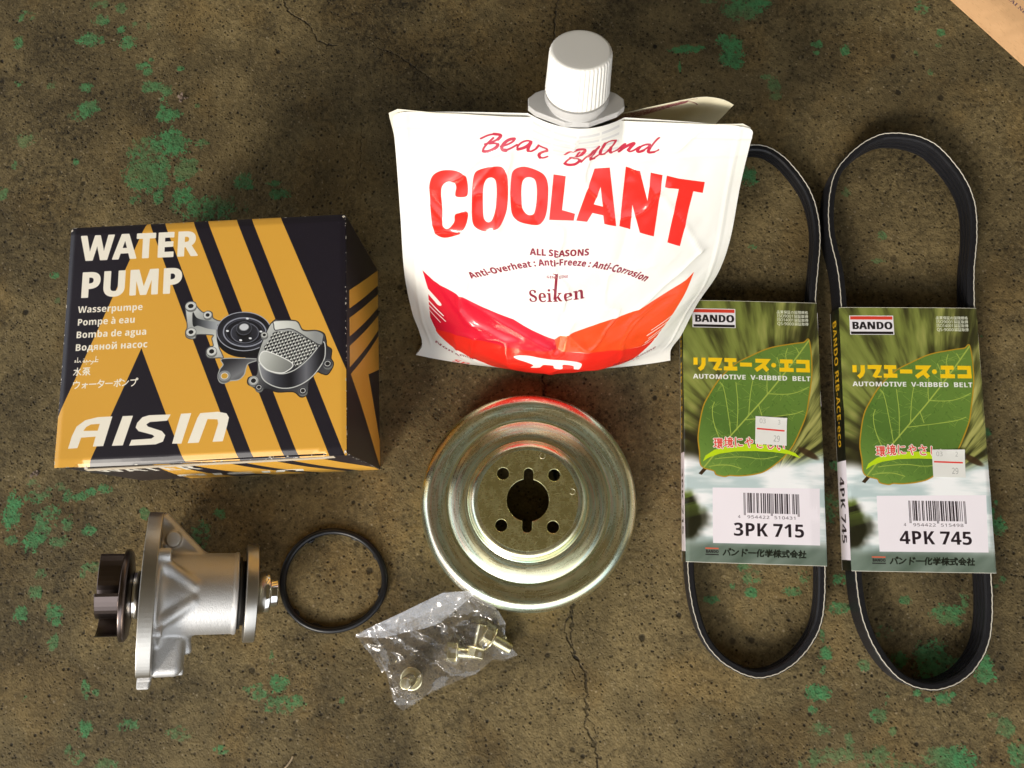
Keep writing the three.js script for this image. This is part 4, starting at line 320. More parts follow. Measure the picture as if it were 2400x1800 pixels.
// ------------------------------------------------------------------ pulley
{
  const t = thing('pulley', 'round yellow zinc plated metal pulley with a raised hub and central keyed hole', 'pulley', [-3, 0, -23], -0.033);
  const N = 512, H = 64, d = new Uint8Array(N * H * 4); // chromate film: thin rainbow of olive, straw and a little teal and rose, in rings
  const pal = [[0.86, 0.83, 0.50], [0.79, 0.83, 0.54], [0.87, 0.81, 0.52], [0.68, 0.85, 0.72], [0.88, 0.71, 0.58], [0.83, 0.85, 0.52]];
  for (let y = 0; y < H; y++) for (let x = 0; x < N; x++) { const a = Math.cos(x / N * 6.283) * 1.3, b = Math.sin(x / N * 6.283) * 1.3; const s = Math.max(0, Math.min(4.99, 2.5 + 5 * (fbm(a + y * 0.06 + 3, b + y * 0.03 + 7, 3) - 0.5) + 0.5 * (vn(y * 0.8, 3) - 0.5))), i = Math.floor(s), f = s - i; for (let c = 0; c < 3; c++) d[(y * N + x) * 4 + c] = 255 * (lerp(pal[i][c], pal[i + 1][c], f) + 0.02 * (NT[(x * 7 + y * 131) & 65535] - 0.5)); d[(y * N + x) * 4 + 3] = 255; }
  const film = new THREE.DataTexture(d, N, H); film.magFilter = THREE.LinearFilter; film.wrapS = THREE.RepeatWrapping; film.needsUpdate = true;
  const bd = new Uint8Array(1024 * 64 * 4), rr = rng(8); const lines = Array.from({ length: 1024 }, () => rr()); for (let y = 0; y < 64; y++) for (let x = 0; x < 1024; x++) { const v = 128 + 50 * (fbm(x * 0.5, y * 0.08, 2) - 0.5) + 26 * (lines[x] - 0.5); for (let c = 0; c < 4; c++) bd[(y * 1024 + x) * 4 + c] = c === 3 ? 255 : v; }
  const brush = new THREE.DataTexture(bd, 1024, 64); brush.magFilter = THREE.LinearFilter; brush.wrapS = THREE.RepeatWrapping; brush.repeat.set(2, 1); brush.needsUpdate = true;
  const sd = new Uint8Array(1024 * 256 * 4), sr = rng(12); for (let y = 0; y < 256; y++) for (let x = 0; x < 1024; x++) { const v = 146 + 85 * (fbm(x * 0.02, y * 0.05, 4) - 0.5) + 40 * (vn(x * 0.03, y * 1.1) - 0.5) + 30 * (vn(x * 0.9, y * 0.12 + 40) - 0.5); for (let c = 0; c < 3; c++) sd[(y * 1024 + x) * 4 + c] = Math.max(0, Math.min(255, v)); sd[(y * 1024 + x) * 4 + 3] = 255; }
  for (let k = 0; k < 260; k++) { let x = sr() * 1024, y = sr() * 256; const a = (sr() - 0.5) * 0.7, l = 10 + sr() * 60, v = sr() < 0.6 ? 235 : 70; for (let i = 0; i < l; i++) { const o = ((((y | 0) + 256) % 256) * 1024 + (((x | 0) + 1024) % 1024)) * 4; sd[o] = sd[o + 1] = sd[o + 2] = v; x += Math.cos(a); y += Math.sin(a); } }
  const scr = new THREE.DataTexture(sd, 1024, 256); scr.wrapS = scr.wrapT = THREE.RepeatWrapping; scr.magFilter = THREE.LinearFilter; scr.needsUpdate = true;
  const mZ = mat({ roughnessMap: scr, map: film, metalness: 1, roughness: 0.5, bumpMap: brush, bumpScale: 0.00006, iridescence: 1, iridescenceIOR: 1.7, iridescenceThicknessRange: [100, 330] });
  const mFlat = mat({ color: rgb(0.88, 0.86, 0.47), metalness: 1, roughness: 0.46, roughnessMap: (() => { const q = scr.clone(); q.repeat.set(0.02, 0.02); q.needsUpdate = true; return q; })(), iridescence: 1, iridescenceIOR: 1.7, iridescenceThicknessRange: [100, 330] });
  const prof = (list) => { const cv = new THREE.SplineCurve(list.map((p) => new THREE.Vector2(...p))); return cv.getPoints(list.length * 8); };
  const lathe = (pts) => mmGeo(new THREE.LatheGeometry(pts, 180));
  part(t, 'hub_step', lathe(prof([[36.6, 22.6], [35.3, 22.7], [34.4, 22.8], [33.8, 24.5], [33.1, 26.8], [32.0, 28.8], [30.4, 29.8], [28.6, 30.0], [27.5, 30.0]])), mZ);
  part(t, 'web', lathe([...prof([[46.2, 19.8], [45.6, 20.0], [43, 21.0], [39, 22.2], [36.6, 22.6]])]), mZ);
  part(t, 'outer_dish', lathe([...prof([[62.7, 12.5], [62.72, 14.5], [62.4, 16.2], [61.6, 18.0], [60.4, 19.6], [59.0, 20.7], [57.6, 21.3], [56.2, 21.4], [54.8, 21.2], [52.6, 20.7], [50, 20.3], [48.2, 20.15], [47.5, 20.05], [47.0, 19.95]])]), mZ);
  part(t, 'pressed_groove', lathe([[47.0, 19.95], [46.85, 19.2], [46.6, 18.9], [46.35, 19.1], [46.2, 19.8]].map((p) => new THREE.Vector2(...p))), mZ);
  part(t, 'rim', lathe([[56, 0.3], [60.4, 0.3], [60.9, 0.8], [60.9, 2.2], [57.5, 4.6], [60.9, 7.0], [62.2, 9.2], [62.7, 12.5]].map((p) => new THREE.Vector2(...p))), mFlat);
  part(t, 'inner_wall', lathe([[55.2, 20.6], [55.4, 10], [56, 0.3]].map((p) => new THREE.Vector2(...p))), mFlat);
  const sh = new THREE.Shape(); sh.absarc(0, 0, 28.2, 0, Math.PI * 2);
  const hole = new THREE.Path(), R = 12.3, hw = 3.1, L = 18.4; { const a = Math.asin(hw / R), pts = []; for (let i = 0; i <= 24; i++) { const th = -Math.PI / 2 + a + (Math.PI - 2 * a) * i / 24; pts.push([R * Math.cos(th), R * Math.sin(th)]); } for (let i = 0; i <= 10; i++) { const th = Math.PI * i / 10; pts.push([hw * Math.cos(th), L - hw + hw * Math.sin(th)]); } for (let i = 0; i <= 24; i++) { const th = Math.PI / 2 + a + (Math.PI - 2 * a) * i / 24; pts.push([R * Math.cos(th), R * Math.sin(th)]); } for (let i = 0; i <= 10; i++) { const th = Math.PI + Math.PI * i / 10; pts.push([hw * Math.cos(th), -(L - hw) + hw * Math.sin(th)]); } hole.setFromPoints(pts.map((p) => new THREE.Vector2(...p))); }
  sh.holes.push(hole); for (const [sx, sz] of [[1, 1], [-1, 1], [1, -1], [-1, -1]]) { const p = new THREE.Path(); p.absarc(sx * 14.5, sz * 14.5, 3.75, 0, Math.PI * 2); sh.holes.push(p); }
  const hp = new THREE.ExtrudeGeometry(sh, { depth: 1.9, bevelEnabled: true, bevelSize: 0.35, bevelThickness: 0.35, bevelSegments: 3, curveSegments: 48 }).rotateX(-Math.PI / 2).translate(0, 27.8, 0);
  part(t, 'hub_plate', mmGeo(hp), mFlat);
  const mMark = mat({ color: rgb(0.8, 0.78, 0.6), metalness: 1, roughness: 0.45 });
  for (const [x, z, a] of [[7.6, -25.2, 0.6], [25.0, -5.6, 2.2]]) part(t, 'stamp_mark', mmGeo(new THREE.TorusGeometry(1.55, 0.13, 8, 30, 4.9).rotateX(Math.PI / 2).rotateY(a).translate(x, 30.14, z)), mMark);
}

// ------------------------------------------------------------------ water pump, lying on its drive flange and the edge of its mounting plate
{
  const t = thing('water_pump', 'cast aluminium water pump lying on its side with a dark impeller', 'water pump', [-158.5, 26.6, 28], 0.0); t.rotation.order = 'YZX'; t.rotation.z = -0.36; t.rotation.y = 0.0;
  const nd = new Uint8Array(256 * 256 * 4), r = rng(4); for (let i = 0; i < 65536; i++) { const v = 90 + 110 * r() * 0.6 + 60 * fbm((i & 255) * 0.2, (i >> 8) * 0.2, 3); nd[i * 4] = nd[i * 4 + 1] = nd[i * 4 + 2] = v; nd[i * 4 + 3] = 255; }
  const castTex = new THREE.DataTexture(nd, 256, 256); castTex.wrapS = castTex.wrapT = THREE.RepeatWrapping; castTex.magFilter = THREE.LinearFilter; castTex.needsUpdate = true;
  const mCast = mat({ color: rgb(0.56, 0.555, 0.545), metalness: 1, roughness: 0.54, bumpMap: castTex, bumpScale: 0.0004 }), mMach = mat({ color: rgb(0.48, 0.46, 0.42), metalness: 1, roughness: 0.36, bumpMap: castTex, bumpScale: 0.00005 }), mChrome = mat({ color: rgb(0.78, 0.77, 0.75), metalness: 1, roughness: 0.12 }), mDark = mat({ color: rgb(0.14, 0.11, 0.10), metalness: 1, roughness: 0.28 }), mRub = mat({ color: rgb(0.018, 0.017, 0.016), roughness: 0.5 });
  const X = (gg) => gg.rotateZ(-Math.PI / 2); // lathe axis y -> x
  const lat = (pts, n = 96) => mmGeo(X(new THREE.LatheGeometry(pts.map((p) => new THREE.Vector2(...p)), n)));
  // housing: distance field of cast shapes blended with fillets
  const smin = (a, b, k) => { const h = Math.max(k - Math.abs(a - b), 0) / k; return Math.min(a, b) - h * h * k * 0.25; };
  const caps = (p, a, b, ra, rb) => { const d = [b[0] - a[0], b[1] - a[1], b[2] - a[2]], q = [p[0] - a[0], p[1] - a[1], p[2] - a[2]], f = Math.max(0, Math.min(1, (q[0] * d[0] + q[1] * d[1] + q[2] * d[2]) / (d[0] ** 2 + d[1] ** 2 + d[2] ** 2))); return Math.hypot(q[0] - d[0] * f, q[1] - d[1] * f, q[2] - d[2] * f) - lerp(ra, rb, f); };
  const cylX = (p, y, z, x0, x1, rad, e) => { const a = Math.hypot(p[1] - y, p[2] - z) - rad + e, b = Math.abs(p[0] - (x0 + x1) / 2) - (x1 - x0) / 2 + e; return Math.min(Math.max(a, b), 0) + Math.hypot(Math.max(a, 0), Math.max(b, 0)) - e; };
  const cylY = (p, x, z, y0, y1, rad, e) => { const a = Math.hypot(p[0] - x, p[2] - z) - rad + e, b = Math.abs(p[1] - (y0 + y1) / 2) - (y1 - y0) / 2 + e; return Math.min(Math.max(a, b), 0) + Math.hypot(Math.max(a, 0), Math.max(b, 0)) - e; };
  const rbox = (p, c, h, e) => { const q = [0, 1, 2].map((i) => Math.abs(p[i] - c[i]) - h[i] + e); return Math.hypot(Math.max(q[0], 0), Math.max(q[1], 0), Math.max(q[2], 0)) + Math.min(Math.max(...q), 0) - e; };
  const field = (p) => {
    let d = cylX(p, 0, 0, -55, -7.6, 21.8, 0.5);
    d = smin(d, cylX(p, 0, 0, -55, -51.5, 27, 1), 6);                                   // flare at the plate
    d = smin(d, caps(p, [-53, 17, -19], [-32, 20, -5.5], 4.2, 1.4), 3.5);              // two ribs running up to the bolt bosses
    d = smin(d, caps(p, [-52, 18, 14.5], [-32.5, 20.5, 2.5], 4.0, 1.4), 3.5);
    d = smin(d, cylX(p, 19, -21.5, -55, -46.5, 3.4, 0.6), 1.5); d = smin(d, cylX(p, 19.5, 17.5, -56, -48.5, 3.4, 0.6), 1.5);
    // triangular web with a boss at the far side
    { const a = [-53, -41], b = [-29, -19], nx = b[1] - a[1], nz = -(b[0] - a[0]), l = Math.hypot(nx, nz), e = ((p[0] - a[0]) * nx + (p[2] - a[1]) * nz) / l; d = smin(d, Math.max(e, Math.abs(p[1] - 2) - 2.6, -55 - p[0], p[2] + 12), 3); d = smin(d, caps(p, [-52, 2, -40.5], [-29, 2, -20], 3.0, 2.6), 2); }
    d = smin(d, cylY(p, -46.5, -29.5, -6, 10.5, 4.3, 0.8), 1.6);
    d = smin(d, rbox(p, [-46, -8, 31], [9.6, 15, 11.7], 5), 3.2);                       // outlet block
    d = smin(d, rbox(p, [-49, -14, 41.8], [13, 6, 2.0], 1.2), 1.2);
    d = smin(d, caps(p, [-37, 2, 18], [-34, -2, 30], 3.2, 2.0), 3);
    d = smin(d, cylX(p, 0, 0, -9.4, -7.5, 22.2, 0.4), 1);
    return d;
  };
  { const n = 104, mc = new MarchingCubes(n, mCast, false, false, 220000), S = 52, cx = -34, cy = -2, cz = 3; mc.isolation = 0;
    for (let k = 0; k < n; k++) for (let j = 0; j < n; j++) for (let i = 0; i < n; i++) { const s = (v) => (v / n) * 2 - 1; mc.field[i + j * n + k * n * n] = -field([cx + S * s(i), cy + S * s(j), cz + S * s(k)]); }
    mc.update(); const cnt = mc.count, pos = new Float32Array(cnt * 3), uv = new Float32Array(cnt * 2), nor = new Float32Array(cnt * 3);
    for (let i = 0; i < cnt; i++) { const p = [cx + S * mc.positionArray[i * 3], cy + S * mc.positionArray[i * 3 + 1], cz + S * mc.positionArray[i * 3 + 2]], e = 0.35, gx = field([p[0] + e, p[1], p[2]]) - field([p[0] - e, p[1], p[2]]), gy = field([p[0], p[1] + e, p[2]]) - field([p[0], p[1] - e, p[2]]), gz = field([p[0], p[1], p[2] + e]) - field([p[0], p[1], p[2] - e]), l = Math.hypot(gx, gy, gz) || 1; for (let c = 0; c < 3; c++) pos[i * 3 + c] = p[c] * MM; nor.set([gx / l, gy / l, gz / l], i * 3); uv[i * 2] = (p[0] + p[1] * 0.4) / 26; uv[i * 2 + 1] = (p[2] + p[1] * 0.6) / 26; }
    const gg = new THREE.BufferGeometry(); gg.setAttribute('position', new THREE.BufferAttribute(pos, 3)); gg.setAttribute('normal', new THREE.BufferAttribute(nor, 3)); gg.setAttribute('uv', new THREE.BufferAttribute(uv, 2)); part(t, 'housing', gg, mCast); }
  const ps = new THREE.Shape(); { const o = [[-43, -7], [-43, 6], [-38, 13], [-28, 22], [-12, 29], [6, 30], [24, 26], [38, 17], [41, 8], [41, -12], [34, -27], [20, -40], [6, -45.8], [-8, -45.6], [-22, -38], [-36, -20]]; ps.setFromPoints(new THREE.SplineCurve([...o, o[0]].map((p) => new THREE.Vector2(...p))).getPoints(120)); }
  const plate = new THREE.ExtrudeGeometry(ps, { depth: 7.2, bevelEnabled: true, bevelSize: 0.6, bevelThickness: 0.5, bevelSegments: 3, curveSegments: 4 }).rotateY(-Math.PI / 2).translate(-53.6, 0, 0); // shape x -> z, y up, depth -> -x
  part(t, 'mounting_plate', mmGeo(plate), mMach);
  part(t, 'plate_lug', mmGeo(new RoundedBoxGeometry(7.6, 14, 9, 3, 1.5).translate(-58.6, -16, 46)), mCast); part(t, 'plate_lug', mmGeo(new RoundedBoxGeometry(8, 10, 7, 3, 1.5).translate(-57.5, -5, 42)), mCast);
  part(t, 'seal', lat([[0.1, -7.8], [19.5, -7.8], [19.5, -5.4], [17.5, -5.2], [17.5, -3.4], [0.1, -3.4]]), mRub);
  part(t, 'drive_flange', lat([[0.1, -3.1], [26.2, -3.1], [26.7, -2.6], [26.7, 2.6], [26.2, 3.1], [0.1, 3.1]]), mMach);
  const hub = part(t, 'hub', lat([[0.1, 3], [11.5, 3], [11.5, 9.6], [11.0, 10.4], [8.6, 10.6], [8.2, 10.9], [8.2, 14.0], [7.4, 14.7], [0.1, 14.7]]), mChrome);
  part(t, 'shaft_collar', lat([[0.1, -67.4], [12.2, -67.4], [12.7, -66.8], [12.7, -62], [0.1, -62]]), mChrome);
  const imp = part(t, 'impeller', lat([[0.1, -73], [23.4, -73], [24.2, -72.4], [24.2, -70.2], [22.5, -68.8], [14, -67.4], [0.1, -67.4]]), mDark);
  for (let k = 0; k < 6; k++) { const pts = [], in_ = []; for (let i = 0; i <= 10; i++) { const f = i / 10, rad = 12 + 11.8 * f, a = f * 1.15; pts.push([rad * Math.cos(a), rad * Math.sin(a)]); in_.unshift([(rad - 0.4) * Math.cos(a - 1.1 / rad), (rad - 0.4) * Math.sin(a - 1.1 / rad)]); } const s = new THREE.Shape([...pts, ...in_].map((p) => new THREE.Vector2(...p))); const gg = new THREE.ExtrudeGeometry(s, { depth: 12.4, bevelEnabled: true, bevelSize: 0.3, bevelThickness: 0.3, bevelSegments: 1 }).rotateZ(k * Math.PI / 3 + 0.5).rotateY(-Math.PI / 2).translate(-72.8, 0, 0); part(imp, 'vane', mmGeo(gg), mDark); }
  const squat = new THREE.Matrix4().makeTranslation(-3.1 * MM * (1 - 0.89), 0, 0).multiply(new THREE.Matrix4().makeScale(0.89, 1, 1)); // everything behind the drive flange sits closer to it
  t.traverse((o) => { if (o.isMesh && !['drive_flange', 'hub'].includes(o.name)) o.geometry.applyMatrix4(squat); });
}

// ------------------------------------------------------------------ O-ring
{
  const rx = 30.2, rz = 28.4, mR = mat({ color: rgb(0.009, 0.009, 0.010), roughness: 0.34, specularIntensity: 0.6 });
  const t = thing('rubber_gasket', 'thin black rubber ring gasket lying flat on the floor', 'gasket', [-118, 0, 22.4]);
  class C extends THREE.Curve { getPoint(f) { const a = f * Math.PI * 2, w = 1 + 0.012 * Math.sin(a * 3 + 1); return new THREE.Vector3(Math.cos(a) * rx * w * MM, 2.05 * MM, Math.sin(a) * rz * w * MM); } }
  part(t, 'ring', new THREE.TubeGeometry(new C(), 200, 1.95 * MM, 14, true), mR);
  for (const a of [-2.1, -1.15, -0.55, 0.25, 1.9, 2.4, 1.1]) part(t, 'nub', mmGeo(new THREE.SphereGeometry(1.5, 14, 10).scale(1.7, 0.7, 0.8).rotateY(-a - Math.PI / 2).translate(Math.cos(a) * (rx - 1.7), 1.3, Math.sin(a) * (rz - 1.7))), mR);
}

// ------------------------------------------------------------------ bolts and the clear bag
{
  const mB = mat({ color: rgb(0.84, 0.78, 0.50), metalness: 1, roughness: 0.26, iridescence: 1, iridescenceIOR: 1.7, iridescenceThicknessRange: [100, 330] });
  const lat = (pts, n = 32) => mmGeo(new THREE.LatheGeometry(pts.map((p) => new THREE.Vector2(...p)), n));
  const thread = []; thread.push([0.01, 18.6], [2.8, 18.6]); for (let y = 18.2; y > 7.4; y -= 1.1) thread.push([3.55, y], [2.95, y - 0.55]); thread.push([3.55, 6.6], [3.55, 5.4]);
  const flange = lat([[0.01, 6.2], [5.6, 6.2], [6.5, 5.9], [6.6, 5.4], [6.2, 5.0], [5.2, 4.6], [0.01, 4.5]], 48), shank = lat(thread.reverse(), 28);
  const hx = new THREE.Shape(); for (let i = 0; i < 6; i++) hx[i ? 'lineTo' : 'moveTo'](4.9 * Math.cos(i * Math.PI / 3), 4.9 * Math.sin(i * Math.PI / 3)); hx.closePath();
  const head = mmGeo(new THREE.ExtrudeGeometry(hx, { depth: 4.2, bevelEnabled: true, bevelSize: 0.4, bevelThickness: 0.4, bevelSegments: 2 }).rotateX(-Math.PI / 2).translate(0, 0.4, 0));
  const bolt = (label, p, dir, roll = 0) => { const t = thing('flange_bolt', label, 'bolt', p, 0, 'bolts in the clear bag'); const q = new THREE.Quaternion().setFromUnitVectors(new THREE.Vector3(0, 1, 0), new THREE.Vector3(...dir).normalize()); t.quaternion.copy(q.multiply(new THREE.Quaternion().setFromAxisAngle(new THREE.Vector3(0, 1, 0), roll))); part(t, 'head', head, mB); part(t, 'flange', flange, mB); part(t, 'shank', shank, mB); };
  const B = BOLTS;
  bolt('zinc flange bolt standing on its head, apart from the others in the bag', [B.a[0], 0.8, B.a[1]], [-0.12, 1, 0.05]);
  bolt('zinc flange bolt lying flat, its thread pointing at the other two bolts of the cluster', [B.b0[0] - 4.6, 6.4, B.b0[1] - 0.4], [1, -0.2, 0.08], 0.4);
  bolt('zinc flange bolt between two others in the bag, its thread pointing at the pulley', [B.c0[0] - 0.6, 6.6, B.c0[1] + 4.2], [0.22, -0.18, -1], 0.2);
  bolt('zinc flange bolt in the bag whose thread points away from the other bolts', [B.d0[0] - 2.4, 8.6, B.d0[1] - 2.6], [0.85, -0.28, 0.5], 0.7);
  // bag: two skins of thin film between the same outline, the upper one lifted by the bolts and crumpled
  const mF = mat({ color: rgb(0.97, 0.97, 0.98), roughness: 0.1, transmission: 0.97, thickness: 0, ior: 1.5, side: THREE.DoubleSide });
  const t = thing('plastic_bag', 'crumpled clear plastic bag holding bolts, one corner on the pulley rim', 'bag');
  const along = (p, f) => { let L = [0]; for (let i = 1; i < p.length; i++) L.push(L[i - 1] + Math.hypot(p[i][0] - p[i - 1][0], p[i][1] - p[i - 1][1])); const s = f * L[L.length - 1]; let i = 1; while (i < p.length - 1 && s > L[i]) i++; const k = (s - L[i - 1]) / (L[i] - L[i - 1]); return [0, 1, 2].map((c) => lerp(p[i - 1][c], p[i][c], k)); };
  const G = BAG, c00 = G.top[0], c10 = G.top[6], c01 = G.left[4], c11 = G.right[6];
  const coons = (u, v) => { const a = along(G.top, u), b = along(G.bottom, u), l = along(G.left, v), r = along(G.right, v); return [0, 1, 2].map((c) => (1 - v) * a[c] + v * b[c] + (1 - u) * l[c] + u * r[c] - ((1 - u) * (1 - v) * c00[c] + u * (1 - v) * c10[c] + (1 - u) * v * c01[c] + u * v * c11[c])); };
  const bumps = [[B.a[0], B.a[1], 20.5, 9], [B.b0[0], B.b0[1], 14.5, 10], [B.b1[0], B.b1[1], 13.5, 8], [B.c0[0], B.c0[1], 14.5, 9], [B.c1[0], B.c1[1], 12, 9], [B.d0[0], B.d0[1], 16, 9], [B.d1[0], B.d1[1], 11, 8]];
  const facets = (x, z, s, k) => { const a = x / s + 31.7 * k, b = z / s + 11.3 * k, xi = Math.floor(a), zi = Math.floor(b); let m1 = 9, m2 = 9; for (let j = -1; j <= 1; j++) for (let i = -1; i <= 1; i++) { const q = ((xi + i) & 255) + (((zi + j) & 255) << 8), d = Math.hypot(a - xi - i - NT[q], b - zi - j - NT[(q + 4097 * 3) & 65535]); if (d < m1) { m2 = m1; m1 = d; } else if (d < m2) m2 = d; } return m2 - m1; };
  const rimHgt = (x, z) => { const d = Math.hypot(x + 3, z + 23); return d > 63.6 ? 0 : d > 59 ? lerp(19.5, 23.0, sstep(63.6, 59, d)) : 23.2; };
  const topF = (u, v) => { const [x, z, h] = coons(u, v), e = Math.min(u, 1 - u, v, 1 - v), inn = sstep(0, 0.16, e); let y = h * (0.55 + 0.45 * (1 - inn)) + 1.6 * inn; { const vv = Math.max(0, 1 - v / 0.34); y = Math.max(y, (h * 0.5 + 12 * Math.sin(Math.PI * Math.min(1, u * 0.8 + 0.06))) * vv); } for (const [bx, bz, bh, br] of bumps) y = Math.max(y, bh * Math.exp(-Math.pow(((x - bx) ** 2 + (z - bz) ** 2) / (br * br), 1.4))); const cr = (0.2 + 0.8 * inn); y += cr * (1.9 * (1 - Math.min(1, facets((x * 0.85 + z * 0.5) * 0.55 + 2 * vn(z * 0.2, 4), z * 0.85 - x * 0.5, 11, 1) * 2.0)) + 0.55 * (1 - Math.min(1, facets(x, z * 0.7, 7, 2) * 2.4)) + 1.6 * (fbm(x * 0.09, z * 0.09 + 5, 2) - 0.4)); return [x, Math.max(y, rimHgt(x, z), 0.8), z]; };
  part(t, 'upper_film', sheet(120, 90, (u, v) => topF(u, 1 - v)), mF);
  part(t, 'lower_film', sheet(60, 44, (u, v) => { const [x, z, h] = coons(u, 1 - v), e = Math.min(u, 1 - u, v, 1 - v), rh = rimHgt(x, z); return [x, rh ? rh - 0.4 : lerp(Math.max(0.5, h - 0.4), 0.45, sstep(0, 0.14, e)), z]; }), mF);
  // mouth of the bag folded over along its long side
  part(t, 'folded_flap', sheet(70, 14, (u, v) => { const a = along(G.top, u * 0.98), b = along(G.fold, u), w = v; const x = lerp(a[0], b[0], w), z = lerp(a[1], b[1], w), rise = 13 * Math.sin(Math.PI * Math.min(1, u * 0.62 + 0.06)); return [x, Math.max(lerp(a[2] * 0.5 + rise, b[2] * 0.6 + 1.5, w ** 0.85), rimHgt(x, z)) + 0.8 + 0.8 * Math.sin(Math.PI * w) + 0.7 * (fbm(x * 0.16, z * 0.2, 2) - 0.5) + 0.5 * (1 - Math.min(1, facets(x, z, 9, 5) * 2.2)), z]; }), mat({ color: rgb(0.95, 0.96, 0.99), roughness: 0.12, transmission: 0.88, thickness: 0, ior: 1.6, side: THREE.DoubleSide }));   // several layers of film lie on one another here
}

// ------------------------------------------------------------------ ribbed belts and their printed sleeves
{
  const mBelt = mat({ color: rgb(0.010, 0.010, 0.012), roughness: 0.45, specularIntensity: 0.6, sheen: 0.1, sheenColor: new THREE.Color(0.3, 0.32, 0.42), sheenRoughness: 0.5 }), mCord = mat({ color: rgb(0.55, 0.51, 0.42), roughness: 0.85 });
  { const n = new Uint8Array(128 * 128 * 4), r = rng(61); for (let i = 0; i < 16384; i++) { const v = 110 + 145 * r() * fbm((i & 127) * 0.3, (i >> 7) * 0.3, 2); n[i * 4] = n[i * 4 + 1] = n[i * 4 + 2] = v; n[i * 4 + 3] = 255; } const q = new THREE.DataTexture(n, 128, 128); q.wrapS = q.wrapT = THREE.RepeatWrapping; q.magFilter = THREE.LinearFilter; q.needsUpdate = true; mBelt.bumpMap = q; mBelt.bumpScale = 0.00012; }   // woven, dusty rubber
  const belt = (name, pts, ribs, label) => {
    const w = ribs * 3.56, t = thing(name, label, 'belt'), cv = new THREE.CatmullRomCurve3(pts.map((p) => new THREE.Vector3(p[0], 0, p[1])), true, 'centripetal'), N = 360;
    const prof = [[0, 0.2], [0, w - 0.2], [-0.2, w], [-3.4, w]]; for (let i = ribs - 1; i >= 0; i--) { const y = i * 3.56; prof.push([-4.3, y + 2.75], [-4.3, y + 0.85]); if (i) prof.push([-2.1, y + 0.15], [-2.1, y - 0.15]); } prof.push([-3.4, 0], [-0.2, 0]);
    const P = cv.getSpacedPoints(N), pos = [], uv = [], ix = [], M = prof.length; let area = 0; for (let i = 0; i < N; i++) area += P[i].x * P[i + 1].z - P[i + 1].x * P[i].z; const sg = area > 0 ? 1 : -1;
    const nrm = (i) => { const a = P[(i + N - 1) % N], b = P[(i + 1) % N], dx = b.x - a.x, dz = b.z - a.z, l = Math.hypot(dx, dz); return [sg * dz / l, -sg * dx / l]; };
    for (let i = 0; i < N; i++) { const n = nrm(i); for (const [a, y] of prof) { pos.push((P[i].x + n[0] * a) * MM, (y + 0.25) * MM, (P[i].z + n[1] * a) * MM); uv.push(i / 8, y / 10); } }
    for (let i = 0; i < N; i++) for (let j = 0; j < M; j++) { const a = i * M + j, b = i * M + (j + 1) % M, c = ((i + 1) % N) * M + j, d = ((i + 1) % N) * M + (j + 1) % M; if (sg > 0) ix.push(a, b, c, b, d, c); else ix.push(a, c, b, b, c, d); }
    const gg = new THREE.BufferGeometry(); gg.setAttribute('position', new THREE.Float32BufferAttribute(pos, 3)); gg.setAttribute('uv', new THREE.Float32BufferAttribute(uv, 2)); gg.setIndex(ix);
    part(t, 'ribbed_body', toCreasedNormals(gg, 0.5), mBelt);
    class C extends THREE.Curve { getPoint(f) { const s = ((f % 1) + 1) % 1 * N, i = Math.floor(s) % N, k = s - Math.floor(s), a = P[i], b = P[i + 1], n = nrm(i), m = nrm((i + 1) % N), wig = -0.75 + 0.09 * Math.sin(f * N * 2.9) + 0.06 * Math.sin(f * N * 1.13); return new THREE.Vector3((lerp(a.x, b.x, k) + lerp(n[0], m[0], k) * wig) * MM, (w + 0.28) * MM, (lerp(a.z, b.z, k) + lerp(n[1], m[1], k) * wig) * MM); } }
    part(t, 'cord', new THREE.TubeGeometry(new C(), 900, 0.31 * MM, 6, true), mCord);
  };
  belt('ribbed_belt', BELT3, 3, 'black three-rib drive belt in the sleeve marked 3PK 715');
  belt('ribbed_belt', BELT4, 4, 'black four-rib drive belt in the sleeve marked 4PK 745');

  const SW = 79, SH = 155, S = SLEEVE_ART, R = S.rect, K = 10, W = SW * K, H = SH * K;
  const ean = (d) => { const Lc = ['0001101', '0011001', '0010011', '0111101', '0100011', '0110001', '0101111', '0111011', '0110111', '0001011'], par = ['LLLLLL', 'LLGLGG', 'LLGGLG', 'LLGGGL', 'LGLLGG', 'LGGLLG', 'LGGGLL', 'LGLGLG', 'LGLGGL', 'LGGLGL'][d[0]], inv = (s) => [...s].map((c) => (c === '1' ? '0' : '1')).join(''), rev = (s) => [...s].reverse().join(''); let o = '101'; for (let i = 1; i <= 6; i++) o += par[i - 1] === 'L' ? Lc[d[i]] : rev(inv(Lc[d[i]])); o += '01010'; for (let i = 7; i <= 12; i++) o += inv(Lc[d[i]]); return o + '101'; };
  // the printed picture (a leaf over grass and a stream, smeared by motion)
  const [pc, pg] = canvas(SW, SH, K);
